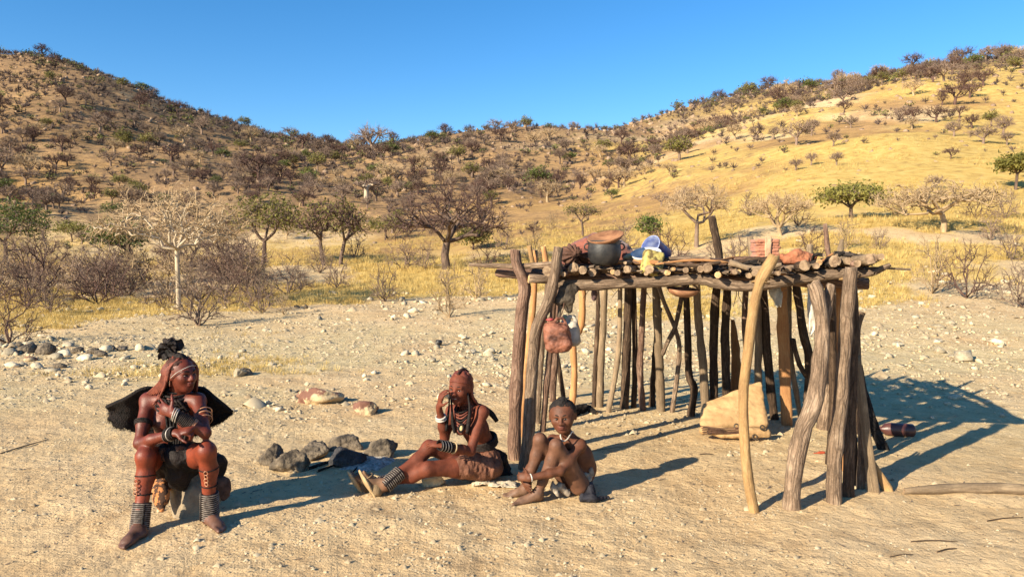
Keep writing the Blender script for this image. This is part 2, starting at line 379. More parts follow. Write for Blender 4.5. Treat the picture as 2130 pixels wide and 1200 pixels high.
def ground_mat():
    m, N, L, b = nodes_of('ground')
    tc = N.new('ShaderNodeTexCoord'); at = N.new('ShaderNodeAttribute'); at.attribute_name = 'Col'
    sp = N.new('ShaderNodeSeparateColor'); L.new(at.outputs[0], sp.inputs[0])
    def noi(scale, detail=6, rough=0.6, st=None):
        n = N.new('ShaderNodeTexNoise'); n.inputs['Scale'].default_value = scale; n.inputs['Detail'].default_value = detail; n.inputs['Roughness'].default_value = rough
        if st:
            mp = N.new('ShaderNodeMapping'); mp.inputs['Scale'].default_value = st; mp.inputs['Rotation'].default_value = (0, 0, 0.4); L.new(tc.outputs['Object'], mp.inputs[0]); L.new(mp.outputs[0], n.inputs['Vector'])
        else: L.new(tc.outputs['Object'], n.inputs['Vector'])
        return n.outputs[0]
    def mix(f, a, c):
        x = N.new('ShaderNodeMix'); x.data_type = 'RGBA'
        if isinstance(f, float): x.inputs[0].default_value = f
        else: L.new(f, x.inputs[0])
        for s, v in ((6, a), (7, c)):
            if isinstance(v, tuple): x.inputs[s].default_value = (*v, 1)
            else: L.new(v, x.inputs[s])
        return x.outputs[2]
    def math_(op, a, c):
        x = N.new('ShaderNodeMath'); x.operation = op
        for s, v in ((0, a), (1, c)):
            if isinstance(v, (int, float)): x.inputs[s].default_value = v
            else: L.new(v, x.inputs[s])
        return x.outputs[0]
    n_big = noi(0.55, 8, 0.62); n_mid = noi(4.5, 8, 0.66); n_fine = noi(38, 6, 0.7)
    dirt = ramp(N, L, n_big, [(0.3, (0.52, 0.35, 0.18)), (0.5, (0.60, 0.43, 0.235)), (0.72, (0.65, 0.49, 0.295))])
    dirt = mix(ramp(N, L, n_mid, [(0.30, 0.55), (0.52, 0.0)]), dirt, (0.45, 0.285, 0.135))
    dirt = mix(ramp(N, L, n_fine, [(0.30, 0.55), (0.45, 0.0)]), dirt, (0.30, 0.19, 0.095))
    dirt = mix(ramp(N, L, noi(1.7, 7, 0.72), [(0.54, 0.0), (0.66, 0.55)]), dirt, (0.36, 0.235, 0.125))
    dirt = mix(ramp(N, L, noi(11, 6, 0.75), [(0.60, 0.0), (0.70, 0.7)]), dirt, (0.72, 0.585, 0.37))
    lit = ramp(N, L, noi(24, 4, 0.65, (1.0, 3.2, 1)), [(0.40, 1.0), (0.50, 0.0)])
    pale = ramp(N, L, n_mid, [(0.35, (0.52, 0.40, 0.21)), (0.65, (0.67, 0.545, 0.32))])
    stony = mix(math_('MULTIPLY', lit, 0.8), pale, (0.33, 0.225, 0.11))
    col = mix(sp.outputs[2], dirt, stony)
    gr = ramp(N, L, noi(1.1, 10, 0.7), [(0.30, (0.27, 0.17, 0.065)), (0.47, (0.48, 0.325, 0.10)), (0.72, (0.60, 0.445, 0.165))])
    og = ramp(N, L, noi(0.5, 10, 0.7), [(0.30, (0.17, 0.10, 0.055)), (0.5, (0.34, 0.20, 0.085)), (0.72, (0.48, 0.28, 0.115))])
    edge = ramp(N, L, math_('ADD', math_('MULTIPLY', sp.outputs[0], 0.8), math_('MULTIPLY', noi(2.2, 6, 0.7), 0.5)), [(0.42, 0.0), (0.66, 1.0)])
    col = mix(edge, col, gr)
    oe = ramp(N, L, math_('ADD', math_('MULTIPLY', sp.outputs[1], 0.7), math_('MULTIPLY', noi(0.3, 6, 0.7), 0.6)), [(0.50, 0.0), (0.75, 0.85)])
    col = mix(oe, col, og)
    # far slopes: stones and low dry scrub too small to tell apart
    rk = ramp(N, L, math_('ADD', math_('MULTIPLY', at.outputs['Alpha'], 0.16), noi(0.85, 10, 0.78)), [(0.57, 0.0), (0.68, 0.72)])
    col = mix(math_('MULTIPLY', rk, math_('MINIMUM', math_('MULTIPLY', at.outputs['Alpha'], 1.6), 1.0)), col, ramp(N, L, noi(3.1, 6, 0.7), [(0.35, (0.085, 0.056, 0.040)), (0.65, (0.27, 0.175, 0.10))]))
    L.new(col, b.inputs['Base Color']); b.inputs['Roughness'].default_value = 1.0; b.inputs['Specular IOR Level'].default_value = 0.05
    bp1 = N.new('ShaderNodeBump'); bp1.inputs['Strength'].default_value = 0.45; bp1.inputs['Distance'].default_value = 0.03; L.new(n_mid, bp1.inputs['Height'])
    bp2 = N.new('ShaderNodeBump'); bp2.inputs['Strength'].default_value = 0.7; bp2.inputs['Distance'].default_value = 0.012; L.new(n_fine, bp2.inputs['Height']); L.new(bp1.outputs[0], bp2.inputs['Normal'])
    bp3 = N.new('ShaderNodeBump'); bp3.inputs['Strength'].default_value = 0.35; bp3.inputs['Distance'].default_value = 0.4; L.new(n_big, bp3.inputs['Height']); L.new(bp3.outputs[0], bp1.inputs['Normal'])
    bp4 = N.new('ShaderNodeBump'); bp4.inputs['Strength'].default_value = 0.5; bp4.inputs['Distance'].default_value = 0.16; L.new(noi(2.4, 8, 0.75), bp4.inputs['Height']); L.new(bp4.outputs[0], bp3.inputs['Normal'])
    L.new(bp2.outputs[0], b.inputs['Normal'])
    return m

tag(ob('ground', ground_mesh()), kind='structure')

# ---------------------------------------------------------------- stones
def ico(sub):
    bm = bmesh.new(); bmesh.ops.create_icosphere(bm, subdivisions=sub, radius=1.0)
    V = np.array([v.co[:] for v in bm.verts]); F = np.array([[v.index for v in f.verts] for f in bm.faces]); bm.free(); return V, F
ICO = {q: ico(q) for q in (1, 2, 3, 4, 5)}

def rock_vf(seed, size, sub=2, planes=13, rough=0.05, flatb=0.55):
    r = np.random.default_rng(seed); D, F = ICO[sub]
    n = nrm(r.normal(size=(planes, 3))); h = r.uniform(0.62, 1.0, planes)
    dd = D @ n.T; rad = np.min(np.where(dd > 0.05, h / np.maximum(dd, 0.05), 9), 1); rad = np.minimum(rad, 1.25)
    V = D * rad[:, None]
    if rough: V = V * (1 + rough * fbm(D * 2.6 + seed, seed, 4, 0.6))[:, None]
    V = V * np.asarray(size)
    V[:, 2] = np.maximum(V[:, 2], -flatb * size[2])
    V[:, 2] += flatb * size[2]
    return V, F

def hull_vf(seed, size, n=13):
    r = np.random.default_rng(seed); p = nrm(r.normal(size=(n, 3))) * r.uniform(0.75, 1.0, (n, 1)) * np.asarray(size)
    bm = bmesh.new()
    for q in p: bm.verts.new(q)
    bmesh.ops.convex_hull(bm, input=bm.verts)
    for v in [v for v in bm.verts if not v.link_faces]: bm.verts.remove(v)
    bm.verts.index_update(); V = np.array([v.co[:] for v in bm.verts]); F = np.array([[v.index for v in f.verts] for f in bm.faces]); bm.free()
    V[:, 2] += 0.45 * size[2]; return V, F

def rotz(V, a):
    c, s = math.cos(a), math.sin(a); R = np.array([[c, s, 0], [-s, c, 0], [0, 0, 1]]); return V @ R

# ---------------------------------------------------------------- branching plants
def grow(rng, tips, base, fork, rtip, rexp, jit=0.12, fr=(0.28, 0.55), first=2, trunk_bend=0.05):
    """twig-to-trunk branching through a cloud of tip points; returns curved segments (n,3,3) with radii (n,3)"""
    C = []; R = []
    def seg(p, q, r0, r1, w):
        m = (p + q) / 2 + rng.normal(size=3) * w * np.linalg.norm(q - p); C.append((p, m, q)); R.append((r0, (r0 + r1) / 2, r1))
    N = len(tips); r0 = rtip * N ** rexp
    if np.linalg.norm(fork - base) > 0.02: seg(base, fork, r0 * 1.25, r0, trunk_bend)
    st = [(fork, np.arange(N), r0, first)]
    while st:
        p, ix, rp, k = st.pop(); n = len(ix)
        if n <= 2:
            for q in ix: seg(p, tips[q], min(rp, rtip * 1.3), rtip * 0.55, jit)
            continue
        k = min(k, n); T = tips[ix]; D = T - p; c = D[rng.choice(n, k, replace=False)]
        for _ in range(4):
            lab = np.argmin(((D[:, None] - c[None]) ** 2).sum(-1), 1)
            c = np.array([D[lab == j].mean(0) if (lab == j).any() else c[j] for j in range(k)])
        for j in range(k):
            sub = ix[lab == j]
            if not len(sub): continue
            v = c[j]; q = p + v * rng.uniform(*fr) + rng.normal(size=3) * jit * np.linalg.norm(v)
            r = min(rp * 0.95, rtip * len(sub) ** rexp)
            seg(p, q, min(rp, r * 1.15), r, jit * 0.8); st.append((q, sub, r, 2 if rng.random() < 0.7 else 3))
    return np.array(C), np.array(R)

def seg_geo(C, R, g, mi=0):
    for lo, hi, s in ((0.05, 9, 8), (0.018, 0.05, 5), (0, 0.018, 3)):
        k = (R[:, 0] >= lo) & (R[:, 0] < hi)
        if k.any():
            V, F = tubes(C[k], R[k], s); g.add(V, F, mi)
    return g

def leaves(rng, pts, per, spread, size, flat=0.6):
    n = len(pts) * per
    c = np.repeat(pts, per, 0) + rng.normal(size=(n, 3)) * np.array([1, 1, flat]) * spread
    a = nrm(rng.normal(size=(n, 3))); b = nrm(np.cross(a, rng.normal(size=(n, 3)))); s = rng.uniform(0.6, 1.3, (n, 1)) * size
    V = np.stack([c - a * s, c + b * s * 0.55, c + a * s, c - b * s * 0.55], 1).reshape(-1, 3)
    return V, np.arange(n * 4).reshape(n, 4)

def spurs(rng, C, per, length, r):
    """fine twigs standing off the outer branches"""
    n = len(C) * per; t = rng.uniform(0.2, 1, n); i = np.repeat(np.arange(len(C)), per)
    p = C[i, 0] + (C[i, 2] - C[i, 0]) * t[:, None]; d = nrm(nrm(C[i, 2] - C[i, 0]) + rng.normal(size=(n, 3)) * 0.8)
    q = p + d * length * rng.uniform(0.4, 1.2, (n, 1))
    w = nrm(np.cross(d, rng.normal(size=(n, 3)))) * r
    V = np.stack([p - w, p + w, q], 1).reshape(-1, 3); return V, np.arange(n * 3).reshape(n, 3)

def dome(rng, n, cx, cz, rx, rz, low=-0.25, shell=0.45, ry=None):
    """tip points in a domed crown, more of them towards its skin, in uneven clumps"""
    ry = ry or rx; k = nrm(rng.normal(size=(26, 3)))
    out = []
    while len(out) < n:
        d = nrm(rng.normal(size=3))
        if d[2] < low: continue
        if (k @ d).max() < 0.86 and rng.random() < 0.75: continue
        r = rng.uniform(shell ** 2, 1) ** 0.5 * (1 + 0.10 * math.sin(5 * math.atan2(d[1], d[0]) + cx))
        out.append((cx + d[0] * r * rx, d[1] * r * ry, cz + d[2] * r * rz))
    return np.array(out)

def hero_tree(name, base, label, H, rx, crown_z, rz, fork_z, n, rtip, rexp, tw, tr, leaf=None, seed=1, lean=0.0, low=-0.25, jit=0.12, spur=(2, 0.3), per=10, lsize=0.07, lspread=0.22, group=None, first=3, two=0, tm=3.2, tb=0.05):
    rng = np.random.default_rng(seed)
    tips = dome(rng, n, lean, crown_z, rx, rz, low)
    root = empty(name, base, label, 'tree', group)
    b0 = np.array([0, 0, -0.15]); fk = np.array([lean * 0.55, 0, fork_z])
    parts = []
    if two:
        k = tips[:, 0] < lean
        parts.append(grow(rng, tips[k], b0 + [-two, 0, 0], fk + [-two * 1.6, 0, 0], rtip, rexp, jit, first=first))
        parts.append(grow(rng, tips[~k], b0 + [two, 0.2, 0], fk + [two * 1.5, 0.2, 0.1], rtip, rexp, jit, first=first))
        C = np.concatenate([q[0] for q in parts]); R = np.concatenate([q[1] for q in parts])
    else:
        C, R = grow(rng, tips, b0, fk, rtip, rexp, jit, first=first, trunk_bend=tb)
    thr = rtip * tm
    big = R[:, 0] >= thr
    g = Geo(); seg_geo(C[big], R[big], g); o = ob('trunk', g.mesh('trunk', [tr], True), root); o.location = (0, 0, 0); o.matrix_parent_inverse = Matrix()
    g = Geo(); seg_geo(C[~big], R[~big], g)
    fine = C[R[:, 0] < rtip * 2]
    if spur[0]: g.add(*spurs(rng, fine, spur[0], spur[1], rtip * 0.7))
    if leaf:
        V, F = leaves(rng, tips, per, lspread, lsize); g.add(V, F, 1)
    o = ob('crown', g.mesh('crown', [tw, leaf] if leaf else [tw]), root); o.matrix_parent_inverse = Matrix()
    return root

def shrub_mesh(name, seed, H, rx, n, rtip, tw, stems=6, spur=(2, 0.16), leaf=None, arch=0.0):
    rng = np.random.default_rng(seed)
    d = nrm(rng.normal(size=(n, 3)) * [0.85, 0.85, 0.5] + [0, 0, 0.75]); d[:, 2] = np.abs(d[:, 2])
    r = rng.uniform(0.45, 1.0, n); tips = d * r[:, None] * np.array([rx, rx, H]); tips[:, 2] = np.maximum(tips[:, 2], 0.12 * H); tips[:, 2] *= H / np.percentile(tips[:, 2], 97)
    C, R = grow(rng, tips, np.array([0, 0, -0.05]), np.array([0, 0, 0.0]), rtip, 0.34, 0.10, (0.30, 0.6), stems)
    g = Geo(); seg_geo(C, R, g); g.add(*spurs(rng, C[R[:, 0] < rtip * 2], spur[0], spur[1], rtip * 0.6))
    if leaf: g.add(*leaves(rng, tips, 8, 0.14, 0.05), 1)
    return g.mesh(name, [tw, leaf] if leaf else [tw])

def px_tree(px, py): return hit(px, py)

# --- trees one can tell apart, placed on the slope where they stand
def at_tree(px, py, top, left, right):
    b = hit(px, py); s = S(b[1]); return b, (py - top) / s, (right - left) / 2 / s, (((left + right) / 2) - px) / s

b, H, rx, ln = at_tree(372, 645, 378, 185, 530)
hero_tree('pale_tree', b, 'spreading leafless tree with whitish trunk and flat crown behind the woman in the cape', H, rx, H * 0.62, H * 0.36, H * 0.47, 560, 0.0105, 0.275, M['twig_straw'], M['trunk_pale'], None, 11, ln * 0.3, -0.30, 0.13, (2, 0.35), first=6, tm=1.7, tb=0.015)
b, H, rx, ln = at_tree(930, 560, 370, 795, 1065)
hero_tree('bare_tree', b, 'large domed leafless tree with dark reddish brown branches standing alone mid slope', H, rx, H * 0.52, H * 0.47, H * 0.30, 950, 0.0125, 0.375, M['twig_red'], M['trunk_dark'], None, 12, ln, -0.42, 0.09, (1, 0.30), first=5)
b, H, rx, ln = at_tree(545, 552, 405, 480, 632)
hero_tree('green_tree', b, 'green leafy tree with forked dark trunk right of the pale spreading tree', H, rx, H * 0.62, H * 0.38, H * 0.34, 320, 0.014, 0.35, M['twig'], M['trunk_dark'], M['leaf_olive'], 13, ln, -0.35, 0.11, (2, 0.3), 8, 0.075, 0.26)
b, H, rx, ln = at_tree(690, 552, 412, 612, 775)
hero_tree('half_bare_tree', b, 'twin trunked tree half bare and half green beside the green leafy tree', H, rx, H * 0.58, H * 0.42, H * 0.32, 520, 0.013, 0.35, M['twig_red'], M['trunk_dark'], M['leaf_olive'], 14, ln, -0.30, 0.11, (2, 0.3), 2, 0.075, 0.20, two=0.38)
b, H, rx, ln = at_tree(10, 545, 415, -70, 95)
hero_tree('green_tree', b, 'dense dark green tree by the grey thicket at the foot of the brown hill', H, rx, H * 0.58, H * 0.42, H * 0.3, 320, 0.014, 0.35, M['twig'], M['trunk_dark'], M['leaf'], 15, ln, -0.55, 0.11, (1, 0.3), 12, 0.08, 0.27)
b, H, rx, ln = at_tree(308, 598, 470, 195, 300)
hero_tree('leaning_tree', b, 'dark crooked tree leaning away from the pale spreading tree with a low green crown', H, rx, H * 0.80, H * 0.22, H * 0.52, 160, 0.014, 0.35, M['twig'], M['trunk_dark'], M['leaf'], 16, ln, -0.3, 0.12, (1, 0.3), 12, 0.07, 0.25)
for q, (px, py, top, l, r_, lab) in enumerate([(150, 505, 462, 118, 178, 'small rounded green tree above the grey thicket near the dense dark green tree'), (262, 500, 458, 205, 285, 'low green tree partly hidden behind the leaning dark tree'),
        (800, 500, 452, 760, 850, 'small olive tree behind the large domed leafless tree'), (985, 520, 478, 955, 1015, 'small green tree just right of the large domed leafless tree trunk')]):
    b, H, rx, ln = at_tree(px, py, top, l, r_)
    hero_tree('green_tree', b, lab, H, rx, H * 0.6, H * 0.4, H * 0.3, 90, 0.012, 0.35, M['twig'], M['trunk_dark'], M['leaf_olive'], 60 + q, ln, -0.3, 0.12, (1, 0.3), 14, 0.09, 0.30)
b, H, rx, ln = at_tree(1212, 492, 428, 1168, 1252)
hero_tree('thorn_tree', b, 'thin flat topped thorn tree with sparse olive leaves above the maroon bundle', H, rx, H * 0.78, H * 0.22, H * 0.42, 130, 0.012, 0.34, M['twig'], M['trunk_dark'], M['leaf_olive'], 17, ln, -0.2, 0.12, (2, 0.3), 4, 0.06, 0.2)
b, H, rx, ln = at_tree(1449, 515, 378, 1372, 1528)
hero_tree('pale_thorn_tree', b, 'tall pale twiggy thorn tree behind the middle of the pole shelter', H, rx, H * 0.66, H * 0.34, H * 0.36, 520, 0.010, 0.35, M['twig_straw'], M['twig'], None, 18, ln, -0.5, 0.13, (2, 0.3))
b, H, rx, ln = at_tree(1620, 490, 398, 1540, 1700)
hero_tree('broom_tree', b, 'straw coloured tree with upswept fan of branches behind the orange folded blanket', H, rx, H * 0.58, H * 0.42, H * 0.16, 520, 0.010, 0.35, M['twig_straw'], M['twig_straw'], None, 19, ln, 0.0, 0.08, (2, 0.35), first=6)
b, H, rx, ln = at_tree(1768, 455, 384, 1706, 1836)
hero_tree('green_acacia', b, 'bright green flat crowned acacia on the yellow slope above the right end of the shelter', H, rx, H * 0.62, H * 0.36, H * 0.32, 260, 0.013, 0.35, M['twig'], M['trunk_dark'], M['leaf_olive'], 20, ln, -0.20, 0.11, (1, 0.3), 10, 0.085, 0.26)
b, H, rx, ln = at_tree(1962, 482, 372, 1822, 2085)
hero_tree('tangled_tree', b, 'wide tangled leafless tree with pale sunlit crooked branches on the yellow slope', H, rx, H * 0.60, H * 0.38, H * 0.36, 620, 0.013, 0.33, M['twig_straw'], M['twig_straw'], None, 21, ln, -0.35, 0.20, (1, 0.4), first=5)
b, H, rx, ln = at_tree(1360, 492, 450, 1326, 1376)
hero_tree('green_bush', b, 'compact bright green bush behind the blue bucket', H, rx, H * 0.5, H * 0.5, H * 0.1, 110, 0.012, 0.40, M['twig'], M['twig'], M['leaf'], 22, ln, -0.6, 0.1, (2, 0.3), 9, 0.07, 0.18)
b, H, rx, ln = at_tree(762, 420, 372, 730, 795)
hero_tree('thick_trunk_tree', b, 'far pale tree with thick swollen trunk on the slope behind the half bare tree', H, rx, H * 0.72, H * 0.30, H * 0.6, 90, 0.035, 0.46, M['twig'], M['trunk_pale'], None, 23, ln, -0.1, 0.12, (2, 0.5))
b, H, rx, ln = at_tree(2112, 395, 325, 2085, 2150)
hero_tree('green_acacia', b, 'dark green tree with bare forked stem at the edge of the upper yellow slope', H, rx, H * 0.72, H * 0.26, H * 0.45, 150, 0.014, 0.35, M['twig'], M['trunk_dark'], M['leaf_olive'], 24, ln, -0.2, 0.11, (1, 0.3), 14, 0.12, 0.3)

# --- leafless shrubs
SH = [shrub_mesh('shrub', 100 + q, h, r_, n, rt, tw, st) for q, (h, r_, n, rt, tw, st) in enumerate([
    (1.0, 0.62, 150, 0.0052, M['twig'], 7), (1.0, 0.75, 190, 0.0050, M['twig'], 8), (1.0, 0.50, 140, 0.0050, M['twig_straw'], 6),
    (1.0, 0.85, 170, 0.0050, M['twig_red'], 7), (1.0, 0.62, 210, 0.0048, M['twig'], 9)])]
SGRP = 'leafless shrubs on the stony flat'
def shrub(px, py, top, label=None, v=None, wide=1.0, rs=0, where='standing in dry grass below the domed leafless tree', grp='shrubs below the domed tree'):
    b = hit(px, py); h = (py - top) / S(b[1]); q = (rs if v is None else v) % len(SH)
    o = ob('shrub', SH[q]); o.location = b; o.scale = (h * wide, h * wide, h); o.rotation_euler = (0, 0, rs * 1.7)
    tag(o, label or 'leafless grey brown shrub ' + where, 'shrub', None if label else grp); return o
shrub(412, 678, 560, 'dark many stemmed thorn shrub with arching branches right behind the woman in the black cape', 0, 1.1, 3)
shrub(20, 716, 610, 'thorny dark shrub at the end of the row of piled stones', 3, 1.0, 5)
shrub(1938, 612, 490, 'tall brown leafless shrub, left of the two standing on the bare slope beyond the shelter', 2, 0.75, 6)
shrub(2010, 620, 505, 'thorny leafless shrub, right of the two standing on the bare slope beyond the shelter', 3, 0.72, 9)
shrub(2128, 640, 530, 'spiky shrub by the fallen thorn branch on the right slope', 1, 0.9, 2)
shrub(935, 660, 545, 'tall thin stemmed shrub in dry grass below the large domed leafless tree', 2, 0.8, 4)
shrub(800, 628, 548, 'fan shaped shrub with clear space round it left of the tall thin stemmed shrub', 0, 0.9, 8)
rs = np.random.default_rng(5)
for q in range(34):                                          # the grey thicket at the foot of the left hill
    px = rs.uniform(-60, 600); py = rs.uniform(560, 640); shrub(px, py, py - rs.uniform(70, 120), None, rs.integers(0, 5), rs.uniform(0.8, 1.15), q, 'in the grey thicket round the pale spreading tree', 'shrubs of the grey thicket')
for q, (px, py, h) in enumerate([(105, 650, 85), (545, 650, 80), (590, 655, 50), (230, 625, 90), (665, 568, 60), (700, 600, 70), (840, 560, 70), (990, 625, 85), (1010, 560, 60), (1050, 520, 55), (885, 560, 60), (1540, 560, 80), (1760, 520, 70),
        (1690, 530, 60), (1830, 520, 45), (1300, 520, 70), (1275, 540, 60), (1110, 545, 70), (1390, 545, 75), (1480, 560, 60), (2060, 500, 60), (2105, 540, 70), (1870, 450, 40), (2030, 455, 50), (1560, 450, 50), (740, 540, 60), (620, 600, 50), (1150, 480, 40), (1660, 470, 50), (2090, 455, 60), (470, 640, 75), (330, 640, 70), (160, 610, 90), (60, 640, 90)]):
    shrub(px, py, py - h, None, q, 0.95, q + 40, *(('in the grey thicket round the pale spreading tree', 'shrubs of the grey thicket') if px < 640 else ('standing in dry grass below the domed leafless tree', 'shrubs below the domed tree') if px < 1080 else ('dotted over the yellow slope behind the shelter', 'shrubs behind the shelter')))

# --- hillside trees: the 300 that show largest are things, the rest one mass
def far_tree(seed, H, rx, n, bare=True):
    rng = np.random.default_rng(seed); tips = dome(rng, n, 0.0, H * 0.58, rx, H * 0.42, -0.35, 0.3)
    C, R = grow(rng, tips, np.array([0, 0, -0.3]), np.array([rng.normal() * 0.1, 0, H * 0.28]), 0.018, 0.42, 0.12, first=4)
    g = Geo(); seg_geo(C, R, g); fine = C[R[:, 0] < 0.04]
    g.add(*spurs(rng, fine, 4 if bare else 2, 0.55, 0.016))
    if not bare: g.add(*leaves(rng, tips, 10, 0.22, 0.11), 1)
    return g
FT = []
for q in range(5): FT.append((far_tree(200 + q, 1.0 * 2.6, [1.5, 1.9, 1.3, 1.6, 2.0][q], 110).mesh('bare_hill_tree', [M['twig_red'] if q % 2 else M['twig']]), 'bare'))
for q in range(3): FT.append((far_tree(220 + q, 2.4, [1.3, 1.5, 1.2][q], 80, False).mesh('green_hill_tree', [M['twig'], M['leaf'] if q % 2 else M['leaf_olive']]), 'green'))
FT.append((far_tree(240, 2.6, 1.7, 120).mesh('pale_hill_tree', [M['twig_straw']]), 'pale'))
def scatter_hill(n, seed):
    r = np.random.default_rng(seed); d = np.sqrt(r.uniform(48 ** 2, 285 ** 2, n)); u = r.uniform(-0.85, 0.85, n); x = u * d
    z = height(x, d); el = (z - CAM_H) / d
    right = np.clip((u - 0.08) / 0.30, 0, 1)
    clump = fbm2(x, d, 1 / 14.0, 91, 3)
    zr = z / np.maximum(TAB.max(1)[np.clip(((u + 1.6) / 3.2 * (NU - 1)).astype(int), 0, NU - 1)], 1)
    left = np.clip((0.12 - u) / 0.35, 0, 1) * np.clip((d - 50) / 40, 0, 1)
    p = (0.34 + 0.25 * clump + 0.42 * left + 0.25 * left * np.clip((zr - 0.55) / 0.2, 0, 1)) * (1 - right) + right * (0.18 + 0.24 * clump + 0.75 * np.clip((zr - 0.62) / 0.2, 0, 1))
    gully = np.exp(-((d - 150) / 14) ** 2) * np.clip((u - 0.15) / 0.05, 0, 1) * np.clip((0.5 - u) / 0.1, 0, 1)
    p = p * (0.25 + 0.75 * np.clip((d - 62) / 30, 0, 1))
    k = r.uniform(0, 1, n) < np.clip(p + gully, 0.02, 1)
    return x[k], d[k], z[k], u[k], right[k]
x, d, z, u, right = scatter_hill(17500, 17)
size = np.random.default_rng(3).lognormal(-0.60, 0.40, len(x)) * np.clip(d / 115, 0.6, 1.0) * (1 + 0.08 * right); order = np.argsort(-size / d)
rs = np.random.default_rng(8); cnt = {'bare': 0, 'green': 0, 'pale': 0}
names = {'bare': ('bare_hill_tree', 'small leafless brown tree scattered on the hillside', 'leafless trees on the hillsides'),
         'green': ('green_hill_tree', 'small green leafy tree scattered on the hillside', 'green trees on the hillsides'),
         'pale': ('pale_hill_tree', 'small pale straw coloured leafless tree scattered on the hillside', 'pale trees on the hillsides')}
rest = []
for q in order:
    kind = rs.choice(['bare', 'green', 'pale'], p=[0.74, 0.13, 0.13])
    vis = abs(u[q]) < 0.72
    if not vis or sum(cnt.values()) >= 420 or cnt[kind] >= 290: rest.append((q, kind)); continue
    me = [m for m, t in FT if t == kind]; me = me[rs.integers(len(me))]
    o = ob(names[kind][0], me); o.location = (x[q], d[q], z[q] - 0.05); s = size[q]
    o.scale = (s * rs.uniform(0.85, 1.2), s * rs.uniform(0.85, 1.2), s); o.rotation_euler = (0, 0, rs.uniform(0, 6.28))
    where = ('on the brown hill behind the pale spreading tree', 'brown hill') if u[q] < -0.28 else ('on the rocky saddle behind the domed leafless tree', 'rocky saddle') if u[q] < 0.16 else ('on the yellow grass slope beyond the shelter', 'yellow slope')
    tag(o, names[kind][1].replace('scattered on the hillside', where[0]), 'tree', names[kind][2].replace('hillsides', where[1])); cnt[kind] += 1
def far_bush(seed, leafy=False):
    rng = np.random.default_rng(seed); g = Geo(); n = 38
    tips = dome(rng, n, 0, 1.25, 1.35, 0.95, -0.5, 0.3); st = np.array([0, 0, 0.4]) + (tips - [0, 0, 0.4]) * rng.uniform(0.1, 0.55, (n, 1))
    w = nrm(np.cross(tips - st, rng.normal(size=(n, 3)))) * 0.07
    g.add(np.stack([st - w, st + w, tips], 1).reshape(-1, 3), np.arange(n * 3).reshape(n, 3))
    V, F = tubes(np.array([[[0, 0, -0.4], [0.05, 0, 0.3], [0.1, 0.05, 0.9]]]), np.array([[0.09, 0.07, 0.04]]), 3); g.add(V, F)
    if leafy: g.add(*leaves(rng, tips, 1, 0.25, 0.26), 1)
    return g
LOW = [far_bush(300 + q) for q in range(4)]
LOWG = [far_bush(310 + q, True) for q in range(2)]
def replicate(g, pts, sc, rot, out, mi=0):
    V = np.concatenate(g.V)
    for (k, m), fs in g.F.items():
        pass
    c, s = np.cos(rot), np.sin(rot); n = len(pts)
    X = V[None, :, 0] * c[:, None] - V[None, :, 1] * s[:, None]; Y = V[None, :, 0] * s[:, None] + V[None, :, 1] * c[:, None]
    W_ = np.stack([X, Y, np.broadcast_to(V[None, :, 2], X.shape)], -1) * sc[:, None, None] + pts[:, None]
    off = (np.arange(n) * len(V))[:, None, None]
    Fs = {}
    for (k, m), fs in g.F.items():
        f = np.concatenate(fs); Fs[(k, m)] = (f[None] + off).reshape(-1, k)
    for (k, m), f in Fs.items(): out.F.setdefault((k, mi if m == 0 else mi + 1), []).append(f + out.n)
    out.V.append(W_.reshape(-1, 3)); out.n += n * len(V)
g = Geo()
for kinds, bases in ((('bare', 'pale'), LOW), (('green',), LOWG)):
    ix = np.array([q for q, k in rest if k in kinds])
    for j, bs in enumerate(bases):
        w = ix[j::len(bases)]
        replicate(bs, np.stack([x[w], d[w], z[w] - 0.05], -1), size[w] * 1.05, rs.uniform(0, 6.28, len(w)), g)
tag(ob('distant_scrub', g.mesh('distant_scrub', [M['scrub'], M['scrub_green']])), 'grey brown leafless scrub covering the far hillsides', 'scrub', None, 'stuff')

# --- boulders and scree on the hills
r = np.random.default_rng(23); n = 16000
d = np.sqrt(r.uniform(40 ** 2, 280 ** 2, n)); u = r.uniform(-0.9, 0.9, n); x = u * d; z = height(x, d)
pxs = u * FPX + 1065
crest = np.interp(u, _u, TAB.max(1)); zr = z / np.maximum(crest, 1)
outc = np.exp(-((pxs - 1150) / 210) ** 2) * np.clip((zr - 0.62) / 0.1, 0, 1) * 1.3 + np.clip((zr - 0.86) / 0.08, 0, 1) * 0.55 + 0.22 + 0.55 * np.clip(fbm2(x, d, 1 / 12.0, 33, 3) - 0.15, 0, 1)
k = r.uniform(0, 1, n) < outc; x, d, z = x[k], d[k], z[k]
g = Geo()
for j in range(4):
    V, F = hull_vf(400 + j, (1, 0.85, 0.8), 11); h = Geo().add(V, F); w = np.arange(len(x))[j::4]
    replicate(h, np.stack([x[w], d[w], z[w] - 0.25], -1), np.minimum(r.lognormal(-1.05, 0.55, len(w)), np.clip(d[w] / 170, 0.25, 1.2)), r.uniform(0, 6.28, len(w)), g)
tag(ob('hill_rocks', g.mesh('hill_rocks', [M['stone_hill']])), 'brown boulders and scree breaking out along the hill crests', 'rocks', None, 'stuff')

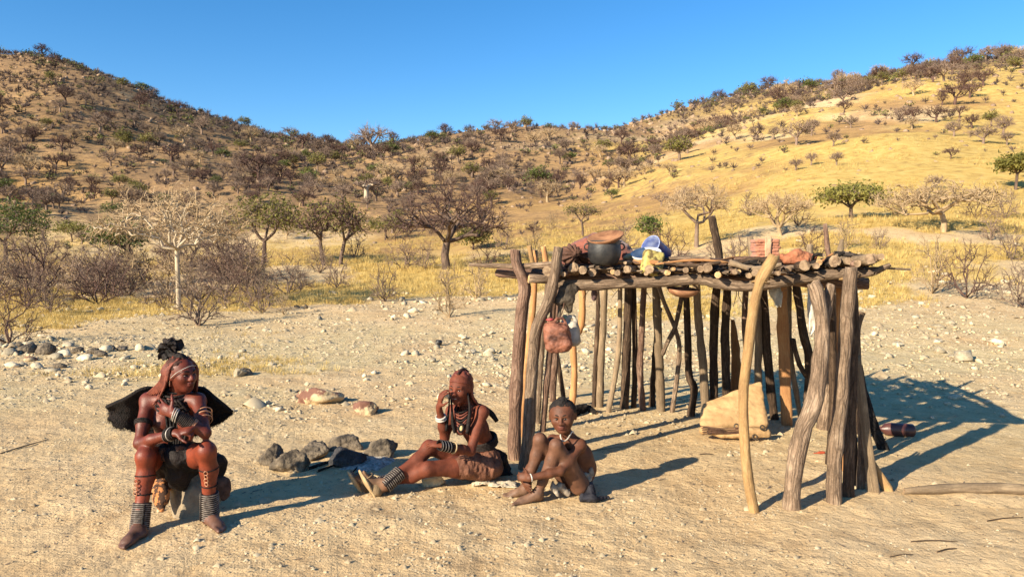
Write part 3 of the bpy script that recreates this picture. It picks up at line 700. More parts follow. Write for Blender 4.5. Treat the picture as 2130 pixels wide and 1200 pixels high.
# --- dry grass
def tuft(seed, n, h, w):
    rng = np.random.default_rng(seed); a = rng.uniform(0, 6.28, n); b = rng.uniform(0, w, n); p = np.stack([np.cos(a) * b, np.sin(a) * b, np.zeros(n)], -1)
    t = p + np.stack([np.cos(a) * rng.uniform(0.1, 0.6, n) * h, np.sin(a) * rng.uniform(0.1, 0.6, n) * h, rng.uniform(0.5, 1.0, n) * h], -1)
    s = np.stack([-np.sin(a), np.cos(a), np.zeros(n)], -1) * 0.006
    V = np.stack([p - s, p + s, t], 1).reshape(-1, 3); return Geo().add(V, np.arange(n * 3).reshape(n, 3))
r = np.random.default_rng(29); n = 26000
d = np.exp(r.uniform(math.log(10.5), math.log(75), n)); u = r.uniform(-0.85, 0.85, n); x = u * d
pt = fbm2(x, d, 0.22, 50, 4, 0.6); gz = np.clip((np.hypot(x, d) - 10.5) / 12, 0, 1)
k = (gz * 0.9 - 0.32 + 1.15 * pt + r.normal(0, 0.16, n) - 0.16 * np.clip(u / 0.25, 0, 1) * np.clip((34 - d) / 10, 0, 1)) > 0.42; x, d = x[k], d[k]; z = height(x, d)
g = Geo()
for j in range(4):
    w = np.arange(len(x))[j::4]
    replicate(tuft(500 + j, 18, 0.20, 0.17), np.stack([x[w], d[w], z[w] - 0.01], -1), r.uniform(0.5, 1.3, len(w)) * np.clip(d[w] / 22, 0.6, 1.5), r.uniform(0, 6.28, len(w)), g)
tag(ob('dry_grass', g.mesh('dry_grass', [M['grass']])), 'dry yellow grass tufts growing between the stones', 'grass', None, 'stuff')

# --- stones on the flat: 290 that show largest are things, the rest gravel
SM = []
for q in range(10):
    V, F = hull_vf(600 + q, (1, 0.78, 0.62), 14); SM.append(mesh_np('stone', V, F, [M['stone_pale']]))
r = np.random.default_rng(31); n = 15000
d = np.exp(r.uniform(math.log(7.6), math.log(40), n)); u = r.uniform(-0.80, 0.80, n); x = u * d
band = np.exp(-((np.log(d) - math.log(15.5)) / 0.50) ** 2); cl = fbm2(x, d, 0.35, 41, 3)
k = r.uniform(0, 1, n) < np.clip(band * (0.38 + 0.95 * cl), 0, 1); x, d = x[k], d[k]; z = height(x, d)
sz = r.lognormal(-3.3, 0.55, len(x)) * np.clip(d / 13, 0.45, 1.8); order = np.argsort(-sz / d)
for q in order[:255]:
    o = ob('stone', SM[r.integers(10)]); o.location = (x[q], d[q], z[q] - sz[q] * 0.12); s = sz[q]
    o.scale = (s, s * r.uniform(0.8, 1.2), s * r.uniform(0.7, 1.2)); o.rotation_euler = (0, 0, r.uniform(0, 6.28))
    w_ = 'on the flat behind the caped woman' if x[q] / d[q] < -0.35 else 'on the flat behind the hearth and the old woman' if x[q] / d[q] < 0.02 else 'on the flat behind the pole shelter'
    tag(o, 'pale angular stone lying loose ' + w_, 'stone', 'loose stones ' + w_)
g = Geo(); w_all = order[255:]
for j in range(4):
    V, F = hull_vf(700 + j, (1, 0.78, 0.6), 9); w = w_all[j::4]
    replicate(Geo().add(V, F), np.stack([x[w], d[w], z[w] - sz[w] * 0.1], -1), sz[w], r.uniform(0, 6.28, len(w)), g)
# fine gravel and clods right up to the camera
n = 76000; d = np.exp(r.uniform(math.log(2.6), math.log(22), n)); u = r.uniform(-0.85, 0.85, n); x = u * d
cl = fbm2(x, d, 0.8, 43, 3); k = r.uniform(0, 1, n) < np.clip(0.30 + 0.55 * cl + 0.30 * np.clip((d - 6) / 5, 0, 1), 0.05, 1); x, d = x[k], d[k]; z = height(x, d)
sz = r.lognormal(-4.85, 0.55, len(x)) * np.clip(d / 5, 0.8, 3.0)
D0, F0 = np.array([[1, 0, 0], [-0.5, 0.8, 0], [-0.6, -0.7, 0], [0.1, 0.1, 0.8], [0.6, 0.6, 0.35]]), np.array([[0, 4, 3], [4, 1, 3], [1, 2, 3], [2, 0, 3]])
for j in range(3):
    w = np.arange(len(x))[j::3]; Vj = D0 * np.array([1, 0.8 + 0.2 * j, 0.7 + 0.25 * j])
    replicate(Geo().add(Vj, F0), np.stack([x[w], d[w], z[w] - sz[w] * 0.1], -1), sz[w], r.uniform(0, 6.28, len(w)), g)
tag(ob('gravel', g.mesh('gravel', [M['pebble']])), 'pale gravel and small stones strewn over the ground', 'gravel', None, 'stuff')
# dry litter: bits of stalk and bark on the ground
n = 16000; d = np.exp(r.uniform(math.log(2.6), math.log(22), n)); u = r.uniform(-0.85, 0.85, n); x = u * d; cl = fbm2(x, d, 0.7, 47, 3)
k = r.uniform(0, 1, n) < np.clip(0.35 + 0.8 * cl, 0.05, 1); x, d = x[k], d[k]; z = height(x, d) + 0.003; a = r.uniform(0, 6.28, len(x)); l = r.lognormal(-3.75, 0.5, len(x)) * np.clip(d / 6, 0.8, 2.2)
dv = np.stack([np.cos(a), np.sin(a), r.normal(0, 0.12, len(x))], -1) * l[:, None]; sv = np.stack([-np.sin(a), np.cos(a), np.zeros(len(x))], -1) * (l * 0.10 + 0.0012)[:, None]
p = np.stack([x, d, z], -1); up = np.array([0, 0, 0.003])
V = np.stack([p - sv, p + sv, p + dv + up], 1).reshape(-1, 3)
tag(ob('dry_litter', mesh_np('dry_litter', V, np.arange(len(V)).reshape(-1, 3), [M['twig']])), 'bits of dry stalk and bark littering the ground', 'litter', None, 'stuff')

# ---------------------------------------------------------------- smooth solids (blended distance fields, meshed once)
class Solid:
    def __init__(s, vox=0.006): s.v = vox; s.p = []
    def cone(s, a, b, ra, rb, k=0.02, c=0, flat=None, sub=False):
        a = np.asarray(a, float); b = np.asarray(b, float); m = max(ra, rb)
        if flat: m = m * max(1.0, 1.0 / flat[1])
        s.p.append(('c', (a, b, ra, rb, None if not flat else (nrm(flat[0]), flat[1])), np.minimum(a, b) - m, np.maximum(a, b) + m, k, c, sub)); return s
    def chain(s, pts, rs, k=0.02, c=0, flat=None):
        for q in range(len(pts) - 1): s.cone(pts[q], pts[q + 1], rs[q], rs[q + 1], k, c, flat)
        return s
    def ell(s, ctr, rad, ax=None, k=0.02, c=0, sub=False):
        ctr = np.asarray(ctr, float); m = max(rad)
        s.p.append(('e', (ctr, np.asarray(rad, float), np.eye(3) if ax is None else np.asarray(ax, float)), ctr - m, ctr + m, k, c, sub)); return s
    def box(s, ctr, half, ax=None, rad=0.01, k=0.01, c=0, sub=False):
        ctr = np.asarray(ctr, float); m = np.linalg.norm(half)
        s.p.append(('b', (ctr, np.asarray(half, float), np.eye(3) if ax is None else np.asarray(ax, float), rad), ctr - m, ctr + m, k, c, sub)); return s
    @staticmethod
    def dist(p, q):
        t, a = p[0], p[1]
        if t == 'c':
            A, B, ra, rb, fl = a; ba = B - A; pa = q - A
            h = np.clip((pa @ ba) / max(ba @ ba, 1e-9), 0, 1); v = pa - h[..., None] * ba
            if fl:
                v = v + fl[0] * ((v @ fl[0]) * (fl[1] - 1))[..., None]
            d = np.sqrt((v * v).sum(-1)) - (ra + (rb - ra) * h)
            return d / max(1.0, fl[1]) if fl else d
        if t == 'e':
            C, R, X = a; l = (q - C) @ X.T; k0 = np.sqrt(((l / R) ** 2).sum(-1)); k1 = np.sqrt(((l / (R * R)) ** 2).sum(-1))
            return k0 * (k0 - 1) / np.maximum(k1, 1e-6)
        C, Hh, X, rad = a; l = np.abs((q - C) @ X.T) - (Hh - rad)
        return np.sqrt((np.maximum(l, 0) ** 2).sum(-1)) + np.minimum(l.max(-1), 0) - rad
    def build(s, smooth=1):
        v = s.v; add = [q for q in s.p if not q[6]]
        lo = np.min([q[2] for q in add], 0) - 4 * v; hi = np.max([q[3] for q in add], 0) + 4 * v
        n = np.ceil((hi - lo) / v).astype(int) + 1
        f = np.full(n, 1.0, np.float32)
        ax = [lo[i] + v * np.arange(n[i]) for i in range(3)]
        for p in s.p:
            m = p[4] + 3 * v
            i0 = np.clip(np.floor((p[2] - m - lo) / v).astype(int), 0, n - 1); i1 = np.clip(np.ceil((p[3] + m - lo) / v).astype(int) + 1, 1, n)
            if (i1 <= i0).any(): continue
            q = np.stack(np.meshgrid(*[ax[i][i0[i]:i1[i]] for i in range(3)], indexing='ij'), -1)
            d = s.dist(p, q); sl = tuple(slice(i0[i], i1[i]) for i in range(3)); o = f[sl]; k = p[4]
            if p[6]:
                h = np.maximum(k - np.abs(o + d), 0) / max(k, 1e-6); f[sl] = np.maximum(o, -d) + h * h * k * 0.25
            else:
                h = np.maximum(k - np.abs(o - d), 0) / max(k, 1e-6); f[sl] = np.minimum(o, d) - h * h * k * 0.25
        ins = f < 0
        c = [ins[a:n[0] - 1 + a, b:n[1] - 1 + b, e:n[2] - 1 + e] for a in (0, 1) for b in (0, 1) for e in (0, 1)]
        cnt = sum(q.astype(np.int8) for q in c); act = (cnt > 0) & (cnt < 8)
        I = np.argwhere(act); idm = np.full(act.shape, -1, np.int64); idm[act] = np.arange(len(I))
        acc = np.zeros((len(I), 3)); w = np.zeros(len(I))
        cor = [(a, b, e) for a in (0, 1) for b in (0, 1) for e in (0, 1)]
        for a in cor:
            for b in cor:
                if sum(b) - sum(a) != 1 or any(y < x for x, y in zip(a, b)): continue
                fa = f[I[:, 0] + a[0], I[:, 1] + a[1], I[:, 2] + a[2]]; fb = f[I[:, 0] + b[0], I[:, 1] + b[1], I[:, 2] + b[2]]
                k = (fa < 0) != (fb < 0); t = np.where(k, fa / np.where(k, fa - fb, 1), 0)
                pt = np.array(a) + t[:, None] * (np.array(b) - np.array(a)); acc += pt * k[:, None]; w += k
        V = lo + v * (I + acc / w[:, None])
        F = []
        for x in range(3):
            y, z = (x + 1) % 3, (x + 2) % 3
            s0 = [slice(None)] * 3; s1 = [slice(None)] * 3; s0[x] = slice(0, -1); s1[x] = slice(1, None)
            a, b = ins[tuple(s0)], ins[tuple(s1)]
            E = np.argwhere(a != b); E = E[(E[:, y] > 0) & (E[:, z] > 0) & (E[:, y] < n[y] - 1) & (E[:, z] < n[z] - 1)]
            if not len(E): continue
            def cell(dy, dz):
                q = E.copy(); q[:, y] -= dy; q[:, z] -= dz; return idm[q[:, 0], q[:, 1], q[:, 2]]
            Q = np.stack([cell(1, 1), cell(0, 1), cell(0, 0), cell(1, 0)], -1)
            fl = ~a[E[:, 0], E[:, 1], E[:, 2]]; Q[fl] = Q[fl][:, ::-1]; F.append(Q)
        F = np.concatenate(F); F = F[(F >= 0).all(1)]
        for _ in range(smooth):
            e = np.concatenate([F[:, [0, 1]], F[:, [1, 2]], F[:, [2, 3]], F[:, [3, 0]]]); sm = np.zeros_like(V); ct = np.zeros(len(V))
            for i, j in ((0, 1), (1, 0)): 
                for k3 in range(3): sm[:, k3] += np.bincount(e[:, i], V[e[:, j], k3], len(V))
                ct += np.bincount(e[:, i], None, len(V))
            V = V * 0.5 + 0.5 * sm / np.maximum(ct, 1)[:, None]
        return V, F
    def colours(s, V, pal, soft=0.010):
        wsum = np.zeros(len(V)); out = np.zeros((len(V), 3))
        for p in s.p:
            if p[6]: continue
            w = np.exp(-np.maximum(s.dist(p, V), -0.004) / soft); wsum += w; out += w[:, None] * np.asarray(pal[p[5]])
        return out / wsum[:, None]

def vnormals(V, F):
    n = np.cross(V[F[:, 2]] - V[F[:, 0]], V[F[:, 3 if F.shape[1] == 4 else 1]] - V[F[:, 1 if F.shape[1] == 4 else 0]]); o = np.zeros_like(V)
    for j in range(F.shape[1]):
        for k in range(3): o[:, k] += np.bincount(F[:, j], n[:, k], len(V))
    return nrm(o)

def wrinkle(V, F, amp, freq, seed=0, st=(1, 1, 1)):
    return V + vnormals(V, F) * (amp * fbm(V * freq * np.asarray(st), seed, 3))[:, None]

def lathe(prof, n=28, ax=None, org=(0, 0, 0)):
    """prof: list of (radius, height) turned round an axis"""
    pr = np.asarray(prof, float); a = np.linspace(0, 2 * np.pi, n, endpoint=False)
    V = np.stack([pr[:, 0:1] * np.cos(a), pr[:, 0:1] * np.sin(a), np.broadcast_to(pr[:, 1:2], (len(pr), n))], -1).reshape(-1, 3)
    idx = np.arange(len(pr) * n).reshape(len(pr), n); b = np.roll(idx, -1, 1)
    F = np.stack([idx[:-1], b[:-1], b[1:], idx[1:]], -1).reshape(-1, 4)
    if ax is not None:
        z = nrm(ax); x = nrm(np.cross(z, [0.3, 0.9, 0.1])); y = np.cross(z, x); V = V @ np.array([x, y, z])
    return V + np.asarray(org), F

def ring(ctr, axis, R, r, n=18, m=6, sq=(1, 1)):
    z = nrm(axis); x = nrm(np.cross(z, [0.21, 0.37, 0.9])); y = np.cross(z, x); a = np.linspace(0, 2 * np.pi, n, endpoint=False); b = np.linspace(0, 2 * np.pi, m, endpoint=False)
    A, B = np.meshgrid(a, b, indexing='ij'); rad = R + r * np.cos(B)
    V = np.asarray(ctr) + (rad * np.cos(A) * sq[0])[..., None] * x + (rad * np.sin(A) * sq[1])[..., None] * y + (r * np.sin(B))[..., None] * z
    idx = np.arange(n * m).reshape(n, m); i2 = np.roll(idx, -1, 0)
    return V.reshape(-1, 3), np.stack([idx, i2, np.roll(i2, -1, 1), np.roll(idx, -1, 1)], -1).reshape(-1, 4)

# ---------------------------------------------------------------- logs
_seed = [900]
def log_mesh(name, pts, rad, mat, cap, sides=10, rings=None, lump=0.13, flat=None, fine=0.09):
    _seed[0] += 1; sd = _seed[0]
    L = np.linalg.norm(np.diff(np.asarray(pts), axis=0), axis=1).sum(); m = rings or max(6, min(26, int(L / 0.055)))
    C = catmull(pts, m); t = np.linspace(0, 1, m); R = np.interp(t, np.linspace(0, 1, len(rad)), rad)
    V, F = tubes(C[None], R[None], sides, True)
    Vr = V.reshape(m, sides, 3); off = Vr - C[:, None]
    k = 1 + lump * fbm(Vr * 7.0 + sd, sd, 3) + fine * noise3(Vr * 45.0, sd)
    if flat is not None:
        ax = nrm(flat[0]); off = off + ax * ((off @ ax) * (flat[1] - 1))[..., None]
    Vr = C[:, None] + off * k[..., None]
    # rough-hewn ends: tilt the end rings
    rr = np.random.default_rng(sd); T = nrm(np.gradient(C, axis=0))
    for e in (0, -1): Vr[e] += T[e] * (rr.normal(0, 0.25, sides) * R[e] * 0.6)[:, None]
    V = Vr.reshape(-1, 3)
    vl = np.concatenate([[0], np.cumsum(np.linalg.norm(np.diff(C, axis=0), axis=1))]); uu = np.arange(sides + 1) / sides * 2 * np.pi * R.mean()
    uv = []
    for i in range(m - 1):
        for j in range(sides):
            q = [(uu[j], vl[i]), (uu[j + 1], vl[i]), (uu[j + 1], vl[i + 1]), (uu[j], vl[i + 1])]; uv += q[::-1]
    uv += [(0, 0)] * (2 * sides)
    uv = np.array(uv) + sd * 0.37
    mi = np.concatenate([np.zeros((m - 1) * sides), [1, 1]]); sm = np.concatenate([np.ones((m - 1) * sides, bool), [False, False]])
    return mesh_np(name, V, F, [mat, cap], sm, mi, uv)

def bd(py): return G(1065, py)[1]      # distance of flat ground seen at a picture row

# ---------------------------------------------------------------- the shelter
FB = G(1090, 975); shelter = empty('pole_shelter', (FB[0] + 1.3, FB[1] + 1.0, 0), 'open shelter of crooked wooden poles with a flat roof of logs', 'shelter')
def post(pts, r, mat, base=None, dtop=None, cap='cut_dark', name='post', flat=None, sides=12, lump=0.15):
    """pts: picture points from the foot up; the foot stands on the ground"""
    d0 = base or bd(pts[0][1]); d1 = dtop or d0; n = len(pts); tot = pts[0][1] - pts[-1][1]
    W_ = [P(px, py, d0 + (d1 - d0) * ((pts[0][1] - py) / tot)) for px, py in pts]
    if base is None: W_[0] = G(*pts[0]) + np.array([0, 0, 0.0]); W_.insert(0, W_[0] + np.array([0, 0, -0.06]))
    s = S(d0); rr = [q / s for q in (r if isinstance(r, (list, tuple)) else (r, r * 0.95))]
    return ob(name, log_mesh(name, W_, rr, M[mat], M[cap], sides, None, lump, flat), shelter)
# front left
post([(1072, 955), (1070, 927), (1072, 835), (1078, 743), (1085, 652), (1091, 602), (1085, 574), (1075, 548), (1071, 520)], (15, 14, 13, 12, 11), 'bark_red', cap='cut_dark')
post([(1090, 975), (1099, 908), (1103, 835), (1109, 743), (1117, 681), (1138, 632), (1150, 592), (1155, 562), (1162, 514)], (13, 13, 12, 12, 10), 'bark_grey')
post([(1084, 905), (1090, 795), (1096, 743), (1105, 670), (1112, 593), (1113, 520)], (7, 7, 6), 'wood_orange', cap='cut')
post([(1129, 897), (1137, 800), (1146, 705), (1155, 570)], (7, 6.5, 6), 'bark_red')
post([(1119, 882), (1122, 817), (1130, 700), (1140, 575)], (6, 5, 5), 'bark_grey')
post([(1149, 835), (1155, 732), (1160, 640), (1166, 565)], (7.5, 7, 6), 'bark_red')
post([(1173, 830), (1161, 754), (1152, 690), (1148, 565)], (5, 5, 4), 'bark_dark')
post([(1190, 846), (1195, 780), (1192, 718), (1202, 692), (1210, 668), (1211, 604), (1208, 562)], (7, 7, 7.5, 7), 'wood_orange', cap='cut')
# back row
BK = [([(1235, 846), (1241, 707), (1244, 640), (1240, 560)], 4.8, 'bark_dark'), ([(1247, 846), (1250, 743), (1255, 670), (1258, 560)], 8, 'wood_grey'),
      ([(1265, 857), (1279, 787), (1288, 707), (1290, 560)], 5.8, 'wood_grey'), ([(1299, 849), (1303, 743), (1308, 560)], 9.5, 'bark_dark'), ([(1318, 847), (1321, 743), (1317, 560)], 6.2, 'bark_dark'),
      ([(1337, 852), (1331, 765), (1334, 707), (1341, 560)], 7, 'bark_red'), ([(1375, 854), (1373, 780), (1369, 707), (1363, 560)], 9.5, 'wood_grey'), ([(1356, 845), (1360, 775), (1364, 720), (1372, 640)], 6.5, 'bark_dark'),
      ([(1398, 857), (1408, 787), (1413, 725), (1406, 688), (1376, 615), (1366, 570)], 5, 'bark_grey'), ([(1437, 864), (1444, 809), (1433, 780), (1431, 707), (1425, 560)], 8, 'bark_dark'),
      ([(1468, 870), (1464, 780), (1455, 688), (1446, 560)], 9, 'wood_grey'), ([(1487, 866), (1484, 740), (1487, 640), (1496, 545), (1488, 490), (1480, 450)], 9, 'bark_dark'),
      ([(1514, 868), (1508, 695), (1513, 605), (1512, 545)], 9, 'bark_dark'), ([(1550, 872), (1552, 740), (1549, 650), (1556, 540)], 6.5, 'bark_red'), ([(1580, 875), (1577, 785), (1577, 650), (1560, 492)], 8, 'wood_grey'),
      ([(1612, 874), (1606, 830), (1596, 740), (1588, 610), (1584, 550)], 9.5, 'bark_dark'), ([(1667, 878), (1647, 762), (1642, 695), (1642, 550)], 5.5, 'wood_grey'), ([(1679, 882), (1683, 753), (1672, 695), (1658, 605), (1652, 552)], 9, 'bark_dark')]
for pts, r, mt in BK: post(pts, (r, r, r * 0.85), mt)
post([(1530, 860), (1532, 780), (1528, 700), (1524, 665)], (13, 11, 4), 'wood_orange', flat=((0.4, 1, 0), 0.35), cap='cut')
post([(1637, 886), (1631, 740), (1625, 600), (1622, 552)], (12, 12, 11), 'wood_orange', flat=((0.3, 1, 0), 0.35), cap='cut')
post([(1378, 738), (1391, 707), (1404, 681), (1417, 622), (1424, 560)], (4.5, 5, 4.5), 'bark_grey', base=7.85)
post([(1677, 782), (1663, 758), (1653, 725), (1649, 704)], (5, 5.5, 5), 'bark_dark', base=7.36)
post([(1686, 560), (1684, 508)], (6, 6), 'wood_grey', base=7.3, cap='cut'); post([(1727, 560), (1720, 505), (1716, 466)], (6, 5, 4), 'bark_red', base=7.0); post([(1746, 560), (1748, 520), (1752, 498)], (9, 7, 3), 'wood_grey', base=6.6)
post([(1138, 560), (1130, 512)], (6, 6), 'wood_orange', base=6.7, cap='cut'); post([(1110, 560), (1101, 512)], (5, 5), 'wood_yellow', base=6.8, cap='cut')
# right side row
post([(1712, 893), (1720, 800), (1728, 695), (1735, 600), (1736, 552)], (13, 12, 11), 'bark_grey')
post([(1764, 1036), (1769, 850), (1776, 672), (1770, 575)], (13, 12, 10), 'bark_dark', flat=((0.2, 1, 0), 0.55))
post([(1790, 1015), (1795, 875), (1784, 762), (1782, 695), (1788, 660), (1790, 648)], (8, 9, 8, 7, 10), 'bark_grey', cap='cut')
post([(1813, 1024), (1800, 900), (1786, 776), (1778, 690)], (9, 8, 6), 'wood_grey', flat=((0.3, 1, 0), 0.45)); post([(1797, 1002), (1794, 900), (1789, 850)], (8, 7, 3), 'wood_grey', flat=((0.3, 1, 0), 0.4), cap='cut')
post([(1775, 1005), (1777, 920), (1772, 840)], (9, 8, 3), 'bark_dark'); post([(1824, 1026), (1808, 930), (1795, 820), (1786, 740)], (7, 7, 5), 'wood_grey', flat=((0.3, 1, 0), 0.5))
post([(1847, 1020), (1832, 990), (1814, 955)], (13, 10, 4), 'wood_yellow', flat=((0.3, 1, 0), 0.7), cap='cut')
post([(1838, 934), (1815, 880), (1797, 820), (1786, 760)], (11, 10, 8), 'wood_burnt', flat=((0.3, 1, 0), 0.4))
post([(1752, 980), (1758, 860), (1752, 730), (1748, 560)], (12, 11, 9), 'wood_orange', flat=((0.3, 1, 0), 0.4)); post([(1780, 900), (1765, 700), (1756, 560)], (9, 8, 7), 'bark_dark')
post([(1738, 930), (1742, 800), (1738, 660), (1734, 560)], (11, 10, 9), 'bark_grey'); post([(1726, 965), (1733, 850), (1731, 720), (1722, 560)], (9, 9, 8), 'bark_dark')
# front right
post([(1647, 1058), (1651, 987), (1669, 897), (1692, 839), (1705, 762), (1710, 672), (1700, 610), (1691, 588)], (19, 18, 18, 16, 15, 13), 'bark_grey', lump=0.17)
post([(1716, 690), (1720, 650), (1727, 600), (1729, 592)], (7, 9, 9, 7), 'bark_grey', base=4.9)
post([(1735, 1048), (1737, 942), (1749, 830), (1759, 695), (1766, 605), (1771, 556)], (16, 15, 14, 12), 'bark_grey', lump=0.17)
post([(1569, 1066), (1552, 965), (1546, 830), (1555, 740), (1566, 650), (1576, 604), (1582, 584), (1594, 562), (1611, 532)], (10, 11.5, 10.5, 12, 11, 13, 12), 'wood_yellow', cap='cut', dtop=4.98, lump=0.14)
# beams
def bdist(px): return 5.96 + (px - 1160) / 690.0 * (5.02 - 5.96)
FBPTS = [(1150, 590), (1167, 590), (1215, 594), (1291, 590), (1366, 587), (1460, 581), (1485, 587), (1550, 596), (1615, 587), (1702, 574), (1758, 570), (1810, 567), (1852, 551)]
fb = np.array([P(px, py, bdist(px)) for px, py in FBPTS])
ob('beam', log_mesh('beam', fb, [11 / S(5.9), 11 / S(5.7), 12 / S(5.5), 12 / S(5.3), 13 / S(5.1), 12 / S(5.05), 5 / S(5)], M['bark_grey'], M['cut_dark'], 12, 40, 0.12), shelter)
SD = np.array([0.222, 0.975, 0.0])
def fline(t):
    q = catmull(fb, 60); i = t * 59; k = min(int(i), 58); return q[k] + (q[k + 1] - q[k]) * (i - k)
A0 = fline(0.0); A1 = fline(0.95)
for off, zz, rr in ((0.55, 1.465, 0.045), (1.35, 1.47, 0.04), (2.38, 1.47, 0.045)):
    a = A0 + SD * off; b = A1 + SD * off; a[2] = b[2] = zz; dv = b - a
    if off == 0.55: a = P(1036, 555, 6.35); a[2] = zz + 0.08; b[2] = 1.47; dv = b - a
    ob('beam', log_mesh('beam', [a - dv * (0.0 if off == 0.55 else 0.06), a + dv * 0.3 + [0, 0, -0.015 if off > 1 else -0.03], a + dv * 0.7, b + dv * 0.02], [rr * 1.15, rr, rr, rr], M['bark_red'], M['cut_dark'], 10, 26), shelter)
ob('beam', log_mesh('beam', [P(1100, 580, 6.0), P(1150, 582, 6.05), P(1215, 578, 6.4)], [0.036, 0.036, 0.03], M['bark_grey'], M['cut']), shelter)
# roof logs: butts towards the front
rr = np.random.default_rng(77); t = -0.045
mats = ['bark_grey', 'bark_dark', 'wood_grey', 'bark_red', 'wood_orange', 'wood_burnt']
while t < 0.955:
    r0 = rr.choice([rr.uniform(0.012, 0.022), rr.uniform(0.018, 0.034), rr.uniform(0.030, 0.044)], p=[0.4, 0.4, 0.2]); tt = t + r0 / 2.25; p = fline(min(max(tt, 0), 1)).copy()
    if tt < 0: p = fline(0) + (fline(0.05) - fline(0)) * tt / 0.05
    zt = max(p[2] + 0.046, 1.515); j = rr.normal(0, 0.02)
    a = p - SD * rr.uniform(0.03, 0.20); ln = rr.uniform(2.55, 2.85) if rr.random() < 0.75 else rr.uniform(1.4, 2.3)
    a[2] = zt + r0 * 0.9 + rr.uniform(0, 0.034); b = a + SD * ln + np.array([rr.normal(0, 0.05), 0, 0]); b[2] = 1.515 + r0; m_ = (a + b) / 2 + np.array([rr.normal(0, 0.045), 0, rr.uniform(-0.01, 0.03)]); a = a + np.array([rr.normal(0, 0.02), 0, 0]); q1 = a * 0.8 + b * 0.2 + np.array([rr.normal(0, 0.02), 0, rr.uniform(-0.012, 0.004)])
    ob('roof_log', log_mesh('roof_log', [a, q1, m_, b], [r0, r0 * 1.1, r0 * 0.95, r0 * 0.8], M[mats[rr.choice(6, p=[0.3, 0.22, 0.16, 0.16, 0.08, 0.08])]], M['cut'] if rr.random() < 0.18 else M['cut_dark'], 9, 12, 0.26), shelter)
    t += (2 * r0 + rr.uniform(-0.006, 0.010)) / 2.25
for q in range(34):                                       # a second, looser layer of short pieces
    t = rr.uniform(0.02, 0.94); p = fline(t).copy(); r0 = rr.uniform(0.008, 0.026); a = p + SD * rr.uniform(-0.10, 0.25); a[2] = max(p[2], 1.48) + 0.135 + rr.uniform(0, 0.02)
    an = rr.normal(0, 0.8); dv = np.array([math.sin(an), math.cos(an), 0]); b = a + dv * rr.uniform(0.3, 0.9) * (1.0 if t < 0.75 else 0.4); b[2] = 1.605 + rr.uniform(0, 0.02)
    ob('roof_log', log_mesh('roof_log', [a, (a + b) / 2 + rr.normal(0, 0.022, 3), b], [r0, r0, r0 * 0.7], M[mats[rr.integers(6)]], M['cut_dark'], 8, 9, 0.28), shelter)
# brushwood added between the logs so the roof casts a solid shadow
rb_ = np.random.default_rng(15); n = 900; tq = rb_.uniform(0.0, 0.95, n); of = rb_.uniform(0.02, 2.5, n); FL = np.array([fline(q) for q in tq]) + SD * of[:, None]; FL[:, 2] = 1.555 + rb_.uniform(-0.01, 0.045, n)
an = rb_.normal(0, 0.7, n) + 0.2; dv = np.stack([np.sin(an), np.cos(an), rb_.normal(0, 0.04, n)], -1) * rb_.uniform(0.08, 0.24, (n, 1)); Vq, Fq = tubes(np.stack([FL - dv, FL + rb_.normal(0, 0.008, (n, 3)), FL + dv], 1), np.repeat(rb_.uniform(0.005, 0.014, (n, 1)), 3, 1), 4)
tag(ob('added_brushwood', mesh_np('added_brushwood', Vq, Fq, [pm('brushwood', (0.05, 0.035, 0.026), (0.24, 0.17, 0.115), 5, 0.95, 0.0)]), shelter), kind='stuff')
# bark strips tying the joints, and loose strips hanging down
g = Geo()
for px, py, d, R in ((1582, 580, 4.99, 0.06), (1590, 568, 5.0, 0.058), (1764, 575, 5.02, 0.055)):
    for k in range(3): g.add(*ring(P(px, py + k * 4, d), (0.2 * k - 0.3, 0.1, 1), R, 0.004, 20, 5))
ob('bark_lashing', g.mesh('bark_lashing', [M['wood_yellow']], True), shelter)
M['twig_uv'] = pm('hanging_bark', (0.10, 0.065, 0.045), (0.30, 0.21, 0.14), 8, 0.95, 0.3, 40)
for q in range(16):
    t = rr.uniform(0.03, 0.95); p = fline(t) + SD * rr.uniform(-0.03, 1.5); p[2] = 1.47; L = rr.uniform(0.08, 0.26)
    V, F = tubes(np.array([[p + [0, 0, 0.02], p + [rr.normal(0, 0.03), 0, -L * 0.5], p + [rr.normal(0, 0.07), 0, -L]]]), np.array([[0.004, 0.0035, 0.002]]), 4)
    ob('bark_strip', mesh_np('bark_strip', V, F, [M['twig_uv']], True), shelter)
M['rag_white'] = pm('rag_white', (0.36, 0.33, 0.28), (0.62, 0.58, 0.50), 10, 0.9, 0.5, 40)
def rag(name, pts, w, label, mat, thick=0.004, seed=0, cat='rag'):
    C = catmull(pts, 16); r = np.random.default_rng(seed); k = 7; s = np.linspace(-1, 1, k); T = np.linspace(0, 1, 16)
    wd = np.interp(T, np.linspace(0, 1, len(w)), w)
    V = C[:, None] + s[None, :, None] * wd[:, None, None] * np.array([0.9, -0.4, 0.0]) + (0.02 * np.sin(s * 5 + T[:, None] * 4 + seed))[..., None] * np.array([0.4, 0.9, 0])
    V = V + (0.010 * fbm(V * 18, seed, 3))[..., None]; V = V.reshape(-1, 3); n = 16 * k
    idx = np.arange(n).reshape(16, k); F = np.stack([idx[:-1, :-1], idx[1:, :-1], idx[1:, 1:], idx[:-1, 1:]], -1).reshape(-1, 4)
    o = ob(name, mesh_np(name, V, F, [mat], True)); md = o.modifiers.new('thick', 'SOLIDIFY'); md.thickness = thick
    return tag(o, label, cat)
rag('cloth_strip', [P(1612, 596, 5.6), P(1614, 615, 5.58), P(1620, 638, 5.58)], [0.04, 0.045, 0.02], 'short torn whitish rag hanging under the beam behind the yellow pole', M['rag_white'], seed=3)
